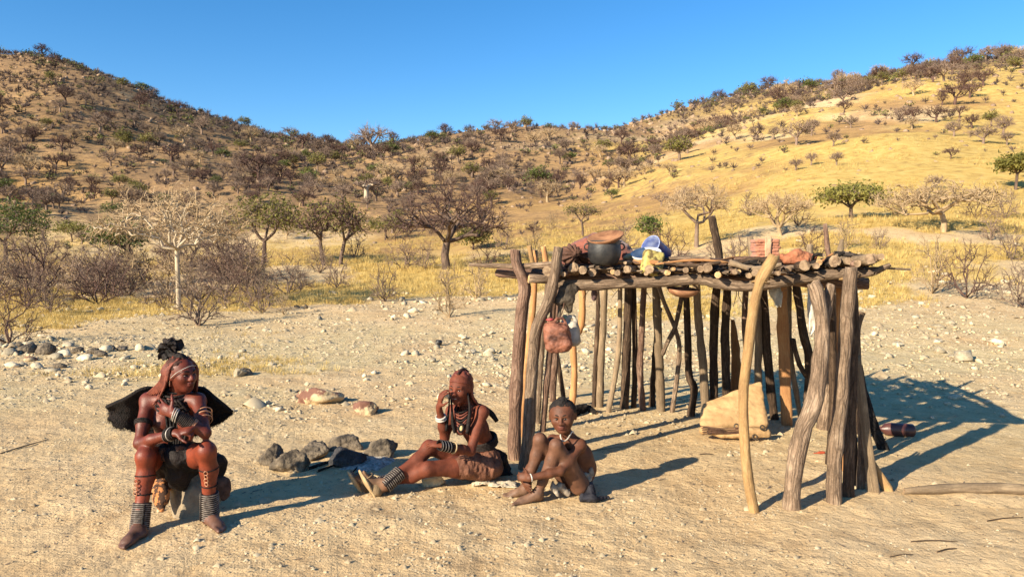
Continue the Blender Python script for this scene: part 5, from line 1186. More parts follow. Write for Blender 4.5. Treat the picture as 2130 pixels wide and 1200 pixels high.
def foot(s, ank, heel, toe, up, sz=1.0, c=0, side=1, lift=0.0):
    """ank ankle joint, heel and toe the two ends of the sole"""
    ank, heel, toe = (np.asarray(q, float) for q in (ank, heel, toe)); f = nrm(toe - heel); up = nrm(np.asarray(up, float) - f * (np.asarray(up) @ f)); r = np.cross(f, up) * side
    L = np.linalg.norm(toe - heel); z = sz
    s.ell(heel + f * 0.02 * z + up * 0.026 * z, (0.027 * z, 0.027 * z, 0.028 * z), None, 0.02, c)
    s.cone(ank, heel + f * 0.025 * z + up * 0.030 * z, 0.034 * z, 0.028 * z, 0.03, c)
    ball = heel + f * L * 0.70 + up * 0.018 * z
    s.cone(heel + f * 0.03 * z + up * 0.024 * z, ball, 0.026 * z, 0.036 * z, 0.03, c, (up, 1.7))
    s.cone(ank + f * 0.01 * z, ball - f * 0.02 * z + up * 0.008 * z, 0.034 * z, 0.026 * z, 0.04, c)
    for i, (o, e, rr) in enumerate(((-0.027, 1.0, 0.0125), (-0.009, 0.99, 0.009), (0.006, 0.95, 0.0085), (0.019, 0.89, 0.008), (0.030, 0.82, 0.0075))):
        a = ball + r * o * z; b = heel + f * L * e + r * o * 1.08 * z + up * rr * z; s.cone(a, b, rr * 1.1 * z, rr * z, 0.006, c)

def skin_mat(name, rough, spec, bump=0.12):
    return pm(name, (0.58, 0.56, 0.55), (1.22, 1.16, 1.10), 17, rough, 0.35, 130, dist=0.004, spec=spec, attr='Col', lo=0.3, hi=0.7)
M['skin_ochre'] = skin_mat('skin_ochre', 0.50, 0.38); M['skin_ochre_dry'] = skin_mat('skin_ochre_dry', 0.66, 0.25); M['skin_dark'] = skin_mat('skin_dark', 0.60, 0.32)
M['leather_black'] = pm('leather_black', (0.004, 0.0035, 0.0035), (0.020, 0.012, 0.010), 10, 0.7, 0.6, 40, spec=0.25)
M['hair_under'] = pm('hair_under', (0.020, 0.008, 0.006), (0.06, 0.020, 0.013), 30, 0.8, 0.5, 90, dist=0.004)
M['fur_black'] = pm('fur_black', (0.003, 0.0028, 0.003), (0.018, 0.011, 0.009), 30, 0.9, 0.9, 120)
M['hair_ochre'] = pm('hair_ochre', (0.085, 0.022, 0.014), (0.22, 0.060, 0.034), 20, 0.6, 0.5, 80, dist=0.005)
M['hair_black'] = pm('hair_black', (0.006, 0.005, 0.0045), (0.020, 0.014, 0.011), 40, 0.8, 0.5, 120, dist=0.004)
M['bead_grey'] = pm('bead_grey', (0.08, 0.062, 0.052), (0.27, 0.225, 0.19), 40, 0.5, 0.2, 100, dist=0.003)
M['bead_white'] = pm('bead_white', (0.30, 0.26, 0.21), (0.62, 0.57, 0.50), 30, 0.5, 0.2, 100, dist=0.003)
M['metal'] = pm('dull_metal', (0.20, 0.17, 0.14), (0.42, 0.37, 0.31), 20, 0.4, 0.1, 80, spec=0.8)
M['copper'] = pm('copper_wire', (0.24, 0.09, 0.04), (0.46, 0.22, 0.11), 20, 0.4, 0.1, 80, spec=0.8)
M['eye_white'] = pm('eye_white', (0.22, 0.17, 0.14), (0.28, 0.22, 0.19), 9, 0.3, 0)
M['eye_dark'] = pm('eye_dark', (0.008, 0.005, 0.004), (0.012, 0.008, 0.006), 9, 0.15, 0, spec=0.6)
M['leather_brown'] = pm('leather_brown', (0.075, 0.030, 0.018), (0.22, 0.095, 0.055), 8, 0.8, 0.6, 40)
M['sole'] = pm('sandal_sole', (0.30, 0.20, 0.10), (0.46, 0.33, 0.18), 9, 0.85, 0.4, 50)
M['sandal'] = pm('sandal_dark', (0.10, 0.065, 0.035), (0.24, 0.165, 0.09), 9, 0.85, 0.4, 50)

def body_ob(s, pal, mat, root, smooth=1, name='body'):
    V, F = s.build(smooth); return ob(name, mesh_np(name, V, F, [mat], True, None, None, s.colours(V, pal)), root)
def eyes(L, ax, h, root, open_=1.0, look=(0, 0)):
    for q in (-1, 1):
        c = L(0.125 * q, 0.300, -0.004); V, F = ICO[3]; V = (V * np.array([0.070, 0.060, 0.036 * open_]) * h) @ ax + c
        e = ob('eye', mesh_np('eye', V, F, [M['eye_white']], True), root)
        V, F = ICO[2]; c2 = L(0.125 * q + look[0], 0.338, -0.004 + look[1]); V = (V * np.array([0.046, 0.026, 0.044 * open_]) * h) @ ax + c2; ob('iris', mesh_np('iris', V, F, [M['eye_dark']], True), e)
def brows(L, h, root, r=0.0045):
    for q in (-1, 1): strand('eyebrow', root, [L(0.05 * q, 0.372, 0.085), L(0.125 * q, 0.362, 0.115), L(0.215 * q, 0.295, 0.095)], [r, r * 1.2, r * 0.6], M['hair_black'], 8, 5)
def rings(name, root, specs, mat, n=22, m=6):
    g = Geo()
    for c, a, R, r in specs: g.add(*ring(c, a, R, r, n, m))
    return ob(name, g.mesh(name, [mat], True), root)
def strand(name, root, pts, r, mat, n=14, sides=6):
    C = catmull(pts, n); R = np.interp(np.linspace(0, 1, n), np.linspace(0, 1, len(r)), r); V, F = tubes(C[None], R[None], sides, True); return ob(name, mesh_np(name, V, F, [mat], True), root)
def sheet(name, root, top, bot, mat, thick, n=40, m=14, amp=0.01, freq=14, seed=0, sag=None, ragged=0.0, label=None):
    T = catmull(top, n); B = catmull(bot, n); t = np.linspace(0, 1, m)[None, :, None]
    V = T[:, None] * (1 - t) + B[:, None] * t
    if sag is not None: V = V + np.asarray(sag) * np.sin(t * math.pi)
    V = V + np.stack([fbm(V * freq, seed + k, 3) for k in range(3)], -1) * amp * (0.3 + t)
    if ragged: V[:, -1] += (B - T) * (np.random.default_rng(seed).normal(0, ragged, n))[:, None]
    idx = np.arange(n * m).reshape(n, m); F = np.stack([idx[:-1, :-1], idx[1:, :-1], idx[1:, 1:], idx[:-1, 1:]], -1).reshape(-1, 4)
    o = ob(name, mesh_np(name, V.reshape(-1, 3), F, [mat], True), root)
    if thick: md = o.modifiers.new('thick', 'SOLIDIFY'); md.thickness = thick; md.offset = 0
    return o
def cuff(name, root, a, b, ra, rb, rows, fwd):
    """leather leg cuff with rows of metal beads"""
    ax = nrm(np.asarray(b) - np.asarray(a)); V, F = tubes(np.array([catmull([a, (np.asarray(a) + b) / 2, b], 8)]), np.linspace(ra, rb, 8)[None], 20, True)
    cf = ob(name, mesh_np(name, V, F, [M['leather_black']], True), root)
    g = Geo()
    for k in range(rows):
        t = (k + 0.6) / (rows + 0.2); g.add(*ring(np.asarray(a) + (np.asarray(b) - a) * t, ax, ra + (rb - ra) * t + 0.002, 0.0034, 22, 5))
    ob('bead_row', g.mesh('bead_row', [M['bead_grey']], True), cf)
    V, F = tubes(np.array([catmull([np.asarray(a) + np.asarray(fwd) * ra, np.asarray(b) + np.asarray(fwd) * (rb + 0.004)], 6)]), np.full((1, 6), 0.010), 6, True); ob('lacing', mesh_np('lacing', V, F, [M['leather_black']], True), cf)
    return cf

# ================================================================ woman in the black cape
w1 = empty('person', G(358, 1080), 'woman with ochre red braids and black hide cape seated on a boulder', 'person')
OC = (0.190, 0.036, 0.015); OC_SHADE = (0.125, 0.026, 0.013); DUST = (0.115, 0.058, 0.040); LIP = (0.09, 0.018, 0.014)  # upper body gets a darker ochre, partly shade put into the colour
s = Solid(0.0068); pal = [OC, LIP, OC_SHADE, DUST]
pel = P(360, 958, 4.84); chest = P(362, 872, 4.78); nk = P(370, 822, 4.73); hd = P(379, 778, 4.665)
shR, shL = P(309, 833, 4.73), P(411, 834, 4.70)
elR, wrR = P(290, 922, 4.54), P(364, 900, 4.43); elL, wrL = P(427, 900, 4.50), P(360, 860, 4.45)
hipR, hipL = pel + [-0.085, -0.02, 0.0], pel + [0.085, -0.02, 0.0]; knR, knL = P(303, 950, 4.49), P(430, 938, 4.49)
akR, akL = P(290, 1096, 4.42), P(436, 1074, 4.56)
Xx = np.array([0, 1.0, 0])
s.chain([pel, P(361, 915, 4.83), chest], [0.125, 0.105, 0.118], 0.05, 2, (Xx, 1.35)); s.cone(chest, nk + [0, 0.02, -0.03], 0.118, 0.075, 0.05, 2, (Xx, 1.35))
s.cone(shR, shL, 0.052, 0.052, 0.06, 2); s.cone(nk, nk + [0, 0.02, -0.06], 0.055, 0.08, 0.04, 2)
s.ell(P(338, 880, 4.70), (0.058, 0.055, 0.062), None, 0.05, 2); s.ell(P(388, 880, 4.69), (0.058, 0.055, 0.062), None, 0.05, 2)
for a, b, c_, k2 in ((shR, elR, wrR, 0), (shL, elL, wrL, 0)):
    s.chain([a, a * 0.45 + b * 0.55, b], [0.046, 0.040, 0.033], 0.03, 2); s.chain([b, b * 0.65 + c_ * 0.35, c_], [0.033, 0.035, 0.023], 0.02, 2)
for a, b, c_ in ((hipR, knR, akR), (hipL, knL, akL)):
    s.chain([a, a * 0.4 + b * 0.6, b], [0.088, 0.072, 0.054], 0.04, 0); cf_ = b * 0.70 + c_ * 0.30 + np.array([0, 0.022, 0]); s.chain([b, cf_, b * 0.25 + c_ * 0.75, c_], [0.051, 0.051, 0.036, 0.031], 0.03, 0)
    s.ell(b + [0, -0.012, 0.006], (0.040, 0.040, 0.046), None, 0.03, 0)
hR, tR = G(298, 1113), G(249, 1140); hL, tL = P(430, 1086, 4.60), G(465, 1108); hL[2] = 0.0
hR[2] = hz(hR[0], hR[1]); tR[2] = hz(tR[0], tR[1]); tL[2] = hz(tL[0], tL[1]); hL[2] = hz(hL[0], hL[1])
foot(s, akR, hR, tR, (0, 0, 1), 1.0, 3, 1); foot(s, akL, hL, tL, (0, 0, 1), 1.0, 3, -1)
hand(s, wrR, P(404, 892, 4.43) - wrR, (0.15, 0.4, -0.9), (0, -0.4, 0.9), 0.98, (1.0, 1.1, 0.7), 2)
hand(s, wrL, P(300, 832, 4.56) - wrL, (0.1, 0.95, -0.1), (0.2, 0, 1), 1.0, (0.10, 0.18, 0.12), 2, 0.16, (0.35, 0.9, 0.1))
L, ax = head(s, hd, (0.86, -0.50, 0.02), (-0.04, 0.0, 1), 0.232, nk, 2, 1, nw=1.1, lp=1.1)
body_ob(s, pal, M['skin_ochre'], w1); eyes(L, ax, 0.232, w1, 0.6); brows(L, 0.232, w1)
# hair cap, braids, leather headdress
h = 0.232; sc = Solid(0.006); sc.ell(L(0, -0.10, 0.17), (0.345 * h, 0.405 * h, 0.36 * h), ax, 0.01).ell(L(0, 0.35, -0.04), (0.5 * h, 0.33 * h, 0.42 * h), ax, 0.02, 0, True).ell(L(0, 0.0, -0.40), (0.6 * h, 0.6 * h, 0.3 * h), ax, 0.02, 0, True)
V, F = sc.build(1); ob('hair', mesh_np('hair', wrinkle(V, F, 0.006, 40, 3), F, [M['hair_under']], True), w1)
rg = np.random.default_rng(4)
top = L(0, -0.05, 0.5)
for q in range(22):                                     # plaits from the crown to the shoulders
    a = -1.30 + 2.6 * q / 21 + rg.normal(0, 0.04)   # round the head, 0 = straight back
    dr = -math.sin(a); df = -math.cos(a)
    e = L(0.36 * dr, 0.40 * df - 0.06, 0.12); e2 = L(0.42 * dr, 0.46 * df - 0.06, -0.25)
    sh = nk + (ax[0] * dr * 0.115 + ax[1] * df * 0.085) + np.array([0, 0, 0.012 + rg.normal(0, 0.01)]); en = sh + np.array([rg.normal(0, 0.015), rg.normal(0, 0.015), -rg.uniform(0.0, 0.07)]) + (ax[0] * dr + ax[1] * df) * 0.03
    if dr * 1 + 0 < 2: strand('braid', w1, [L(0.16 * dr, 0.16 * df - 0.06, 0.50), e, e2, sh, en], [0.007, 0.0085, 0.008, 0.0075, 0.006], M['hair_ochre'], 16, 6)
for q in range(7):                                      # plaits combed across the near temple down to the shoulder
    t = q / 6; st = L(0.12, 0.10 - 0.30 * t, 0.46); md = L(0.345, -0.02 - 0.32 * t, 0.22 - 0.03 * t); m2 = L(0.38, -0.14 - 0.28 * t, -0.16); en = P(330 - 5 * q, 818 + 1 * q, 4.66 + 0.012 * q)
    strand('braid', w1, [st, md, m2, en], [0.007, 0.009, 0.0085, 0.006], M['hair_ochre'], 14, 6)
strand('face_string', w1, [L(0.37, 0.02, -0.05), L(0.32, 0.22, 0.10), L(0.18, 0.36, 0.20), L(0.0, 0.40, 0.25), L(-0.20, 0.33, 0.22)], [0.0022, 0.002], M['bead_white'], 14, 5)
c_ = P(353, 729, 4.69)
hdr = Solid(0.006); hdr.chain([L(0, -0.02, 0.45), P(356, 738, 4.70), c_], [0.030, 0.026, 0.024], 0.02)
V, F = hdr.build(1); hr = ob('headdress', mesh_np('headdress', wrinkle(V, F, 0.010, 25, 5), F, [M['leather_black']], True), w1)
for q, (dx, dz, dy, w_) in enumerate([(-0.075, 0.045, -0.02, 0.030), (0.085, 0.055, 0.02, 0.028), (0.01, 0.085, 0.02, 0.034), (-0.05, 0.075, 0.03, 0.028), (0.055, 0.02, -0.05, 0.03), (-0.085, -0.03, -0.02, 0.03), (0.0, 0.02, -0.07, 0.032), (-0.06, -0.075, -0.04, 0.026), (0.04, 0.07, -0.03, 0.03)]):
    v = np.array([dx, dy, dz]) * 0.82; side = nrm(np.cross(v, [0.2, 1, 0.3])) * w_
    a, b = c_ + v * 0.1, c_ + v
    T_ = [a - side * 0.5, c_ + v * 0.6 - side * 1.3 + [0, -0.012, 0], b - side * 0.7 + [0, 0.01, -0.008]]; B_ = [a + side * 0.5, c_ + v * 0.6 + side * 1.3 + [0, -0.012, 0.0], b + side * 0.8 + [0, 0.01, 0.008]]
    sheet('leather_petal', hr, T_, B_, M['leather_black'], 0.005, 12, 7, 0.006, 30, q, (0, 0.014, 0.01))
for ch in hr.children: ch.matrix_parent_inverse = Matrix()
# cape
cp = sheet('cape', w1, [P(220, 846, 4.80), P(262, 826, 4.77), P(300, 806, 4.80), P(335, 808, 4.87), P(370, 810, 4.89), P(402, 806, 4.86), P(424, 808, 4.80), P(452, 830, 4.78), P(481, 854, 4.80)],
      [P(226, 872, 4.84), P(250, 890, 4.86), P(284, 896, 4.92), P(330, 915, 4.99), P(370, 920, 5.0), P(402, 905, 4.99), P(424, 892, 4.92), P(446, 884, 4.86), P(476, 862, 4.82)], M['fur_black'], 0.022, 70, 18, 0.008, 12, 6, (0, 0.03, 0), 0.03)
rgf = np.random.default_rng(6); me = cp.data; Vc = np.array([v.co[:] for v in me.vertices]).reshape(70, 18, 3); pts = np.concatenate([Vc[:, -1], Vc[0], Vc[-1], Vc[:, -3], Vc[:10, 8], Vc[-10:, 8]]); k = np.repeat(np.arange(len(pts)), 14)
p_ = pts[k] + rgf.normal(0, 0.006, (len(k), 3)); d_ = nrm(rgf.normal(0, 0.5, (len(k), 3)) + [0, 0, -1.0]) * rgf.uniform(0.006, 0.018, (len(k), 1)); sd = nrm(np.cross(d_, rgf.normal(size=(len(k), 3)))) * 0.0016
o = ob('fur_fringe', mesh_np('fur_fringe', np.stack([p_ - sd, p_ + sd, p_ + d_], 1).reshape(-1, 3), np.arange(len(k) * 3).reshape(-1, 3), [M['fur_black']]), cp); o.matrix_parent_inverse = Matrix()
# necklaces and chest ornament
rings('necklace', w1, [(nk + [0.0, -0.012, 0.045 - 0.016 * q], (0.05, -0.25 - 0.07 * q, 1), 0.070 + 0.011 * q, 0.0085) for q in range(6)], M['leather_black'], 30, 8)
for q in range(7): strand('bead_strand', w1, [nk + [-0.07 + 0.02 * q, -0.11, -0.01], P(345 + 8 * q, 862, 4.655), P(350 + 6 * q, 905, 4.66), P(354 + 4 * q, 940, 4.66)], [0.008, 0.009, 0.008], M['leather_black'], 14, 6)
# skirt
sk = Solid(0.007); sk.ell(pel + [0, 0, -0.01], (0.185, 0.165, 0.105), None, 0.05); sk.chain([hipR + [0, -0.03, 0.0], hipR * 0.55 + knR * 0.45 + [0.02, 0, 0.0]], [0.108, 0.092], 0.05).chain([hipL + [0, -0.03, 0.0], hipL * 0.55 + knL * 0.45 + [-0.01, 0, 0.0]], [0.108, 0.092], 0.05)
sk.chain([P(345, 935, 4.68), P(365, 948, 4.60), P(392, 946, 4.60), P(410, 932, 4.66)], [0.035, 0.05, 0.05, 0.035], 0.03).chain([P(368, 950, 4.62), P(370, 985, 4.66), P(372, 1006, 4.70)], [0.075, 0.07, 0.05], 0.04)
sk.chain([P(420, 945, 4.86), P(452, 960, 4.88), P(458, 985, 4.90)], [0.07, 0.05, 0.03], 0.04)
V, F = sk.build(1); ob('skirt', mesh_np('skirt', wrinkle(V, F, 0.016, 13, 7, (1, 1, 0.6)), F, [M['leather_black']], True), w1)
for q in range(9):                                      # frilled front flap and belt pieces
    p0 = P(338 + 8 * q, 932 + 5 * math.sin(q), 4.585 + 0.005 * abs(q - 4)); p1 = p0 + np.array([rg.normal(0, 0.012), -0.012, -0.055 - rg.uniform(0, 0.02)])
    sheet('skirt_flap', w1, [p0 + [-0.02, 0, 0], p0 + [0, -0.014, 0.006], p0 + [0.02, 0, 0]], [p1 + [-0.026, 0, 0], p1 + [0, -0.016, 0], p1 + [0.026, 0, 0]], M['leather_brown'] if q in (1, 2, 5) else M['cloth_brown'], 0.004, 8, 6, 0.006, 30, q)
rings('armlet', w1, [(P(424, 866, 4.60), nrm(elL - shL), 0.047, 0.0055), (P(425, 874, 4.585), nrm(elL - shL), 0.047, 0.004), (P(425, 858, 4.61), nrm(elL - shL), 0.046, 0.004)], M['copper'])
rings('armlet', w1, [(shR * 0.42 + elR * 0.58 + [0, 0, 0.01 * q], nrm(elR - shR), 0.048, 0.006) for q in range(3)], M['leather_black'])
fa = nrm(elL - wrL); rings('bracelet', w1, [(wrL + fa * (0.012 + 0.010 * q), fa, 0.031 + 0.0011 * q, 0.0048) for q in range(12)], M['leather_black'])
rings('bracelet', w1, [(wrL + fa * 0.004, nrm(fa + [0.15, 0, 0.3]), 0.037, 0.004), (wrL + fa * 0.016, nrm(fa + [0.2, 0, 0.2]), 0.039, 0.004), (wrL + fa * 0.028, nrm(fa + [0.1, 0, 0.3]), 0.040, 0.0035)], M['metal'])
rings('bracelet', w1, [(wrL + fa * (0.118 + 0.008 * q), fa, 0.040, 0.0045) for q in range(4)], M['copper'])
fa = nrm(elR - wrR); rings('bracelet', w1, [(wrR + fa * (0.006 + 0.011 * q), nrm(fa + [0, 0, 0.15 * (q % 2)]), 0.033 + 0.0012 * q, 0.0062) for q in range(6)], M['leather_black'])
rings('bracelet', w1, [(wrR + fa * (0.030 + 0.03 * q), nrm(fa + [0, 0.1, 0.2]), 0.040, 0.004) for q in range(2)], M['metal'])
for kn, ak, sg in ((knR, akR, 1), (knL, akL, -1)):      # cords with hanging rings below each knee
    dn = nrm(ak - kn); cc = kn + dn * 0.115 + np.array([0, 0.018, 0]); rings('leg_cord', w1, [(kn + dn * 0.225 + np.array([0, 0.016, 0]), dn, 0.049, 0.004)], M['leather_black']); o = rings('leg_cord', w1, [(cc, nrm(dn + [0.05, 0, 0]), 0.058, 0.004)], M['leather_black'])
    g = Geo(); fr = np.array([-0.35 * 1 + 0.45 * (sg < 0), -0.92, 0])
    for q in range(4): g.add(*ring(cc + fr * 0.066 + dn * (0.018 + 0.024 * q), (0.3 * (q % 2), 1, 0.2), 0.0125, 0.003, 12, 5))
    ob('ring_chain', g.mesh('ring_chain', [M['copper']], True), o).matrix_parent_inverse = Matrix()
    cuff('anklet', w1, kn + dn * 0.275 + np.array([0, 0.012, 0]), ak + dn * 0.012, 0.051, 0.054, 13, (0.6 * sg, -0.75, 0))
for q in range(3): strand('braid', w1, [L(-0.12, 0.12, 0.45), L(-0.34, 0.16 - 0.05 * q, 0.15), L(-0.36, 0.14 - 0.06 * q, -0.2), L(-0.38, 0.05 - 0.05 * q, -0.55)], [0.009, 0.010, 0.009, 0.007], M['hair_ochre'], 14, 6)
for o in w1.children:
    if o.name.startswith('anklet') or o.name.startswith('headdress'):
        for ch in o.children: ch.matrix_parent_inverse = Matrix()
# cloths on the boulder seat
M['cloth_pattern'] = pm('cloth_pattern', (0.055, 0.028, 0.018), (0.42, 0.17, 0.06), 26, 0.85, 0.4, 50, lo=0.50, hi=0.56, detail=2)
s = Solid(0.008); s.chain([P(335, 1004, 4.74), P(334, 1030, 4.66), P(336, 1058, 4.63)], [0.06, 0.055, 0.025], 0.03, 0, ((0.3, 1, 0), 1.6)).chain([P(345, 1004, 4.80), P(400, 1000, 4.85)], [0.05, 0.04], 0.04)
blob('seat_cloth', s, M['cloth_pattern'], 'brown cloth with an orange scroll pattern draped over the boulder seat', 'cloth', 0.010, 14, 4)
s = Solid(0.008); s.chain([P(440, 1004, 4.86), P(460, 1012, 4.88), P(466, 1030, 4.86)], [0.05, 0.06, 0.035], 0.03, 0, ((0.3, 1, 0), 1.4))
blob('seat_cloth', s, M['cloth_brown'], 'dark brown cloth bunched on the shaded side of the boulder seat', 'cloth', 0.012, 14, 5)

# ================================================================ old woman by the hearth
w2 = empty('person', G(1000, 998), 'old woman with shaved temples seated on the ground, one hand shading her eyes', 'person')
OC2 = (0.150, 0.042, 0.022); pal = [OC2, (0.085, 0.022, 0.017), (0.16, 0.05, 0.03), (0.17, 0.10, 0.06)]
s = Solid(0.0068)
pel = P(1004, 962, 5.50); chest = P(988, 890, 5.42); nk = P(972, 848, 5.34); hd = P(957, 806, 5.255)
shL, shR = P(1003, 857, 5.27), P(941, 855, 5.42); elL, wrL = P(979, 938, 5.17), P(928, 928, 5.04); elR, wrR = P(925, 910, 5.27), P(913, 846, 5.16)
hipL, hipR = P(1002, 968, 5.40), P(985, 960, 5.56); knR, akR = P(893, 930, 5.34), P(804, 1008, 5.13); knL, akL = P(890, 975, 5.20), P(776, 1010, 5.27)
fw = nrm([-0.6, -0.8, 0])
s.chain([pel, P(1000, 920, 5.48), chest], [0.115, 0.09, 0.098], 0.05, 0, (fw, 1.35)); s.cone(chest, nk + [0.01, 0.02, -0.03], 0.098, 0.062, 0.05, 0, (fw, 1.35))
s.cone(shR, shL, 0.046, 0.046, 0.06)
s.ell(P(958, 888, 5.30), (0.045, 0.045, 0.06), None, 0.05, 0); s.ell(P(980, 892, 5.26), (0.045, 0.045, 0.06), None, 0.05, 0)
for a, b, c_ in ((shR, elR, wrR), (shL, elL, wrL)):
    s.chain([a, a * 0.5 + b * 0.5, b], [0.044, 0.036, 0.032], 0.03, 0); s.chain([b, b * 0.65 + c_ * 0.35, c_], [0.032, 0.033, 0.021], 0.02, 0)
s.chain([hipR, hipR * 0.5 + knR * 0.5, knR], [0.08, 0.066, 0.052], 0.04, 0); s.chain([hipL, hipL * 0.5 + knL * 0.5, knL], [0.085, 0.068, 0.052], 0.04, 0)
for b, c_ in ((knR, akR), (knL, akL)):
    s.chain([b, b * 0.68 + c_ * 0.32 + np.array([0.012, 0.01, -0.012]), b * 0.3 + c_ * 0.7, c_], [0.050, 0.048, 0.036, 0.030], 0.03, 0)
heR, toR = P(781, 1032, 5.12), P(752, 982, 5.10); heL, toL = P(757, 1028, 5.22), P(729, 984, 5.20)
foot(s, akR, heR, toR, (0.6, 0.3, 0.35), 0.95, 3, 1); foot(s, akL, heL, toL, (0.6, 0.3, 0.35), 0.95, 3, -1)
hand(s, wrL, P(895, 920, 5.06) - wrL, (-0.1, 0.35, -0.9), (0, 0.6, 0.4), 0.95, (0.25, 0.4, 0.3), 0)
hand(s, wrR, P(921, 806, 5.12) - wrR, (0.85, 0.25, 0.1), (0.3, -0.6, 0.2), 0.95, (0.35, 0.45, 0.35), 0, 0.08)
L, ax = head(s, hd, (-0.36, -0.92, -0.06), (0.04, -0.05, 1), 0.236, nk, 0, 1, 0.8, 0.046)
body_ob(s, pal, M['skin_ochre_dry'], w2); eyes(L, ax, 0.236, w2, 0.5); brows(L, 0.236, w2, 0.003)
h = 0.236; V, F = Solid(0.004).ell(L(0, 0.375, -0.252), (0.085 * h, 0.035 * h, 0.018 * h), ax, 0.004).build(1); ob('teeth', mesh_np('teeth', V, F, [M['bead_white']], True), w2)
sc = Solid(0.006); sc.ell(L(0, -0.10, 0.16), (0.335 * h, 0.405 * h, 0.355 * h), ax, 0.01).ell(L(0, 0.36, -0.02), (0.5 * h, 0.34 * h, 0.47 * h), ax, 0.02, 0, True).ell(L(0, 0.05, -0.40), (0.6 * h, 0.6 * h, 0.3 * h), ax, 0.02, 0, True)
V, F = sc.build(1); ob('hair', mesh_np('hair', wrinkle(V, F, 0.005, 50, 3), F, [M['hair_ochre']], True), w2)
strand('hair_crest', w2, [L(0, 0.17, 0.44), L(0.0, -0.05, 0.52), L(-0.05, -0.25, 0.50), L(-0.1, -0.4, 0.42)], [0.010, 0.014, 0.010, 0.004], M['hair_under'])
strand('head_string', w2, [L(-0.32, 0.05, 0.16), L(-0.2, 0.26, 0.23), L(0, 0.335, 0.26), L(0.2, 0.26, 0.23), L(0.32, 0.05, 0.16)], [0.005, 0.005], M['hair_ochre'])
rg = np.random.default_rng(14)
for q in range(12):
    a = -1.4 + 2.8 * q / 11; dr = -math.sin(a); df = -math.cos(a); sh = nk + ax[0] * dr * 0.10 + ax[1] * df * 0.07 + np.array([0, 0, 0.0])
    strand('braid', w2, [L(0.2 * dr, 0.22 * df - 0.06, 0.46), L(0.35 * dr, 0.38 * df - 0.06, 0.10), L(0.36 * dr, 0.36 * df - 0.05, -0.25), sh, sh + np.array([0.02 * dr, 0, -rg.uniform(0.02, 0.10)])], [0.008, 0.009, 0.008, 0.007], M['hair_ochre'], 14, 6)
for q, (pts, r) in enumerate([([L(0.30, 0.12, -0.1), P(934, 845, 5.20), P(931, 870, 5.20), P(928, 895, 5.21)], (0.006, 0.006, 0.010, 0.012)), ([L(0.22, 0.18, -0.2), P(940, 850, 5.20), P(942, 880, 5.20), P(946, 900, 5.20)], (0.006, 0.007, 0.014, 0.010)),
        ([L(-0.30, 0.10, -0.1), P(977, 850, 5.18), P(975, 875, 5.18), P(972, 902, 5.18)], (0.006, 0.008, 0.016, 0.014)), ([P(985, 838, 5.40), P(1005, 845, 5.42), P(1022, 860, 5.42), P(1034, 876, 5.42)], (0.01, 0.012, 0.022, 0.016))]):
    strand('hair_tassel', w2, pts, r, M['leather_black'], 14, 8)
for q in range(8): strand('necklace', w2, [nk + [-0.075, -0.03 + 0.005 * q, 0.03 - 0.003 * q], P(946 + q * 0.6, 853 + 5 * q, 5.225), P(958 + q * 0.2, 858 + 6.2 * q, 5.195), P(972 - q * 0.4, 852 + 5 * q, 5.20), nk + [0.045, -0.09, 0.03 - 0.003 * q]], [0.0065, 0.0065], M['hair_ochre'] if q % 3 else M['leather_black'], 18, 6)
V, F = ICO[3]; pd_ = ob('pendant', mesh_np('pendant', V * [0.013, 0.007, 0.026] + P(959, 890, 5.175), F, [pm('shell', (0.55, 0.40, 0.18), (0.72, 0.56, 0.3), 12, 0.4, 0)], True), w2)
V, F = ring(P(959, 890, 5.172), (0, 1, 0), 0.016, 0.006, 18, 6, (1, 1.7)); ob('pendant_rim', mesh_np('pendant_rim', V, F, [M['leather_black']], True), pd_).matrix_parent_inverse = Matrix()
fa = nrm(elR - wrR); rings('bracelet', w2, [(wrR + fa * 0.085, fa, 0.034, 0.0075), (wrR + fa * 0.103, fa, 0.035, 0.0075)], M['bead_white'])
fa = nrm(elL - wrL); rings('bracelet', w2, [(wrL + fa * (-0.055 + 0.012 * q), nrm(fa + [0, 0, 0.2]), 0.034, 0.0055) for q in range(9)], M['leather_black']); rings('bracelet', w2, [(wrL + fa * (-0.05 + 0.024 * q), nrm(fa + [0, 0, 0.25]), 0.036, 0.0045) for q in range(4)], M['metal']); rings('bracelet', w2, [(wrL + fa * 0.065, fa, 0.036, 0.007)], M['sole'])
dn = nrm(akR - knR); cuff('anklet', w2, knR + dn * 0.275, akR + dn * 0.02, 0.050, 0.050, 10, (0.2, -0.8, 0.4))
dn = nrm(akL - knL); cuff('anklet', w2, knL + dn * 0.28, akL + dn * 0.02, 0.046, 0.047, 8, (0.2, -0.8, 0.4))
for o in w2.children:
    if o.name.startswith('anklet'):
        for ch in o.children: ch.matrix_parent_inverse = Matrix()
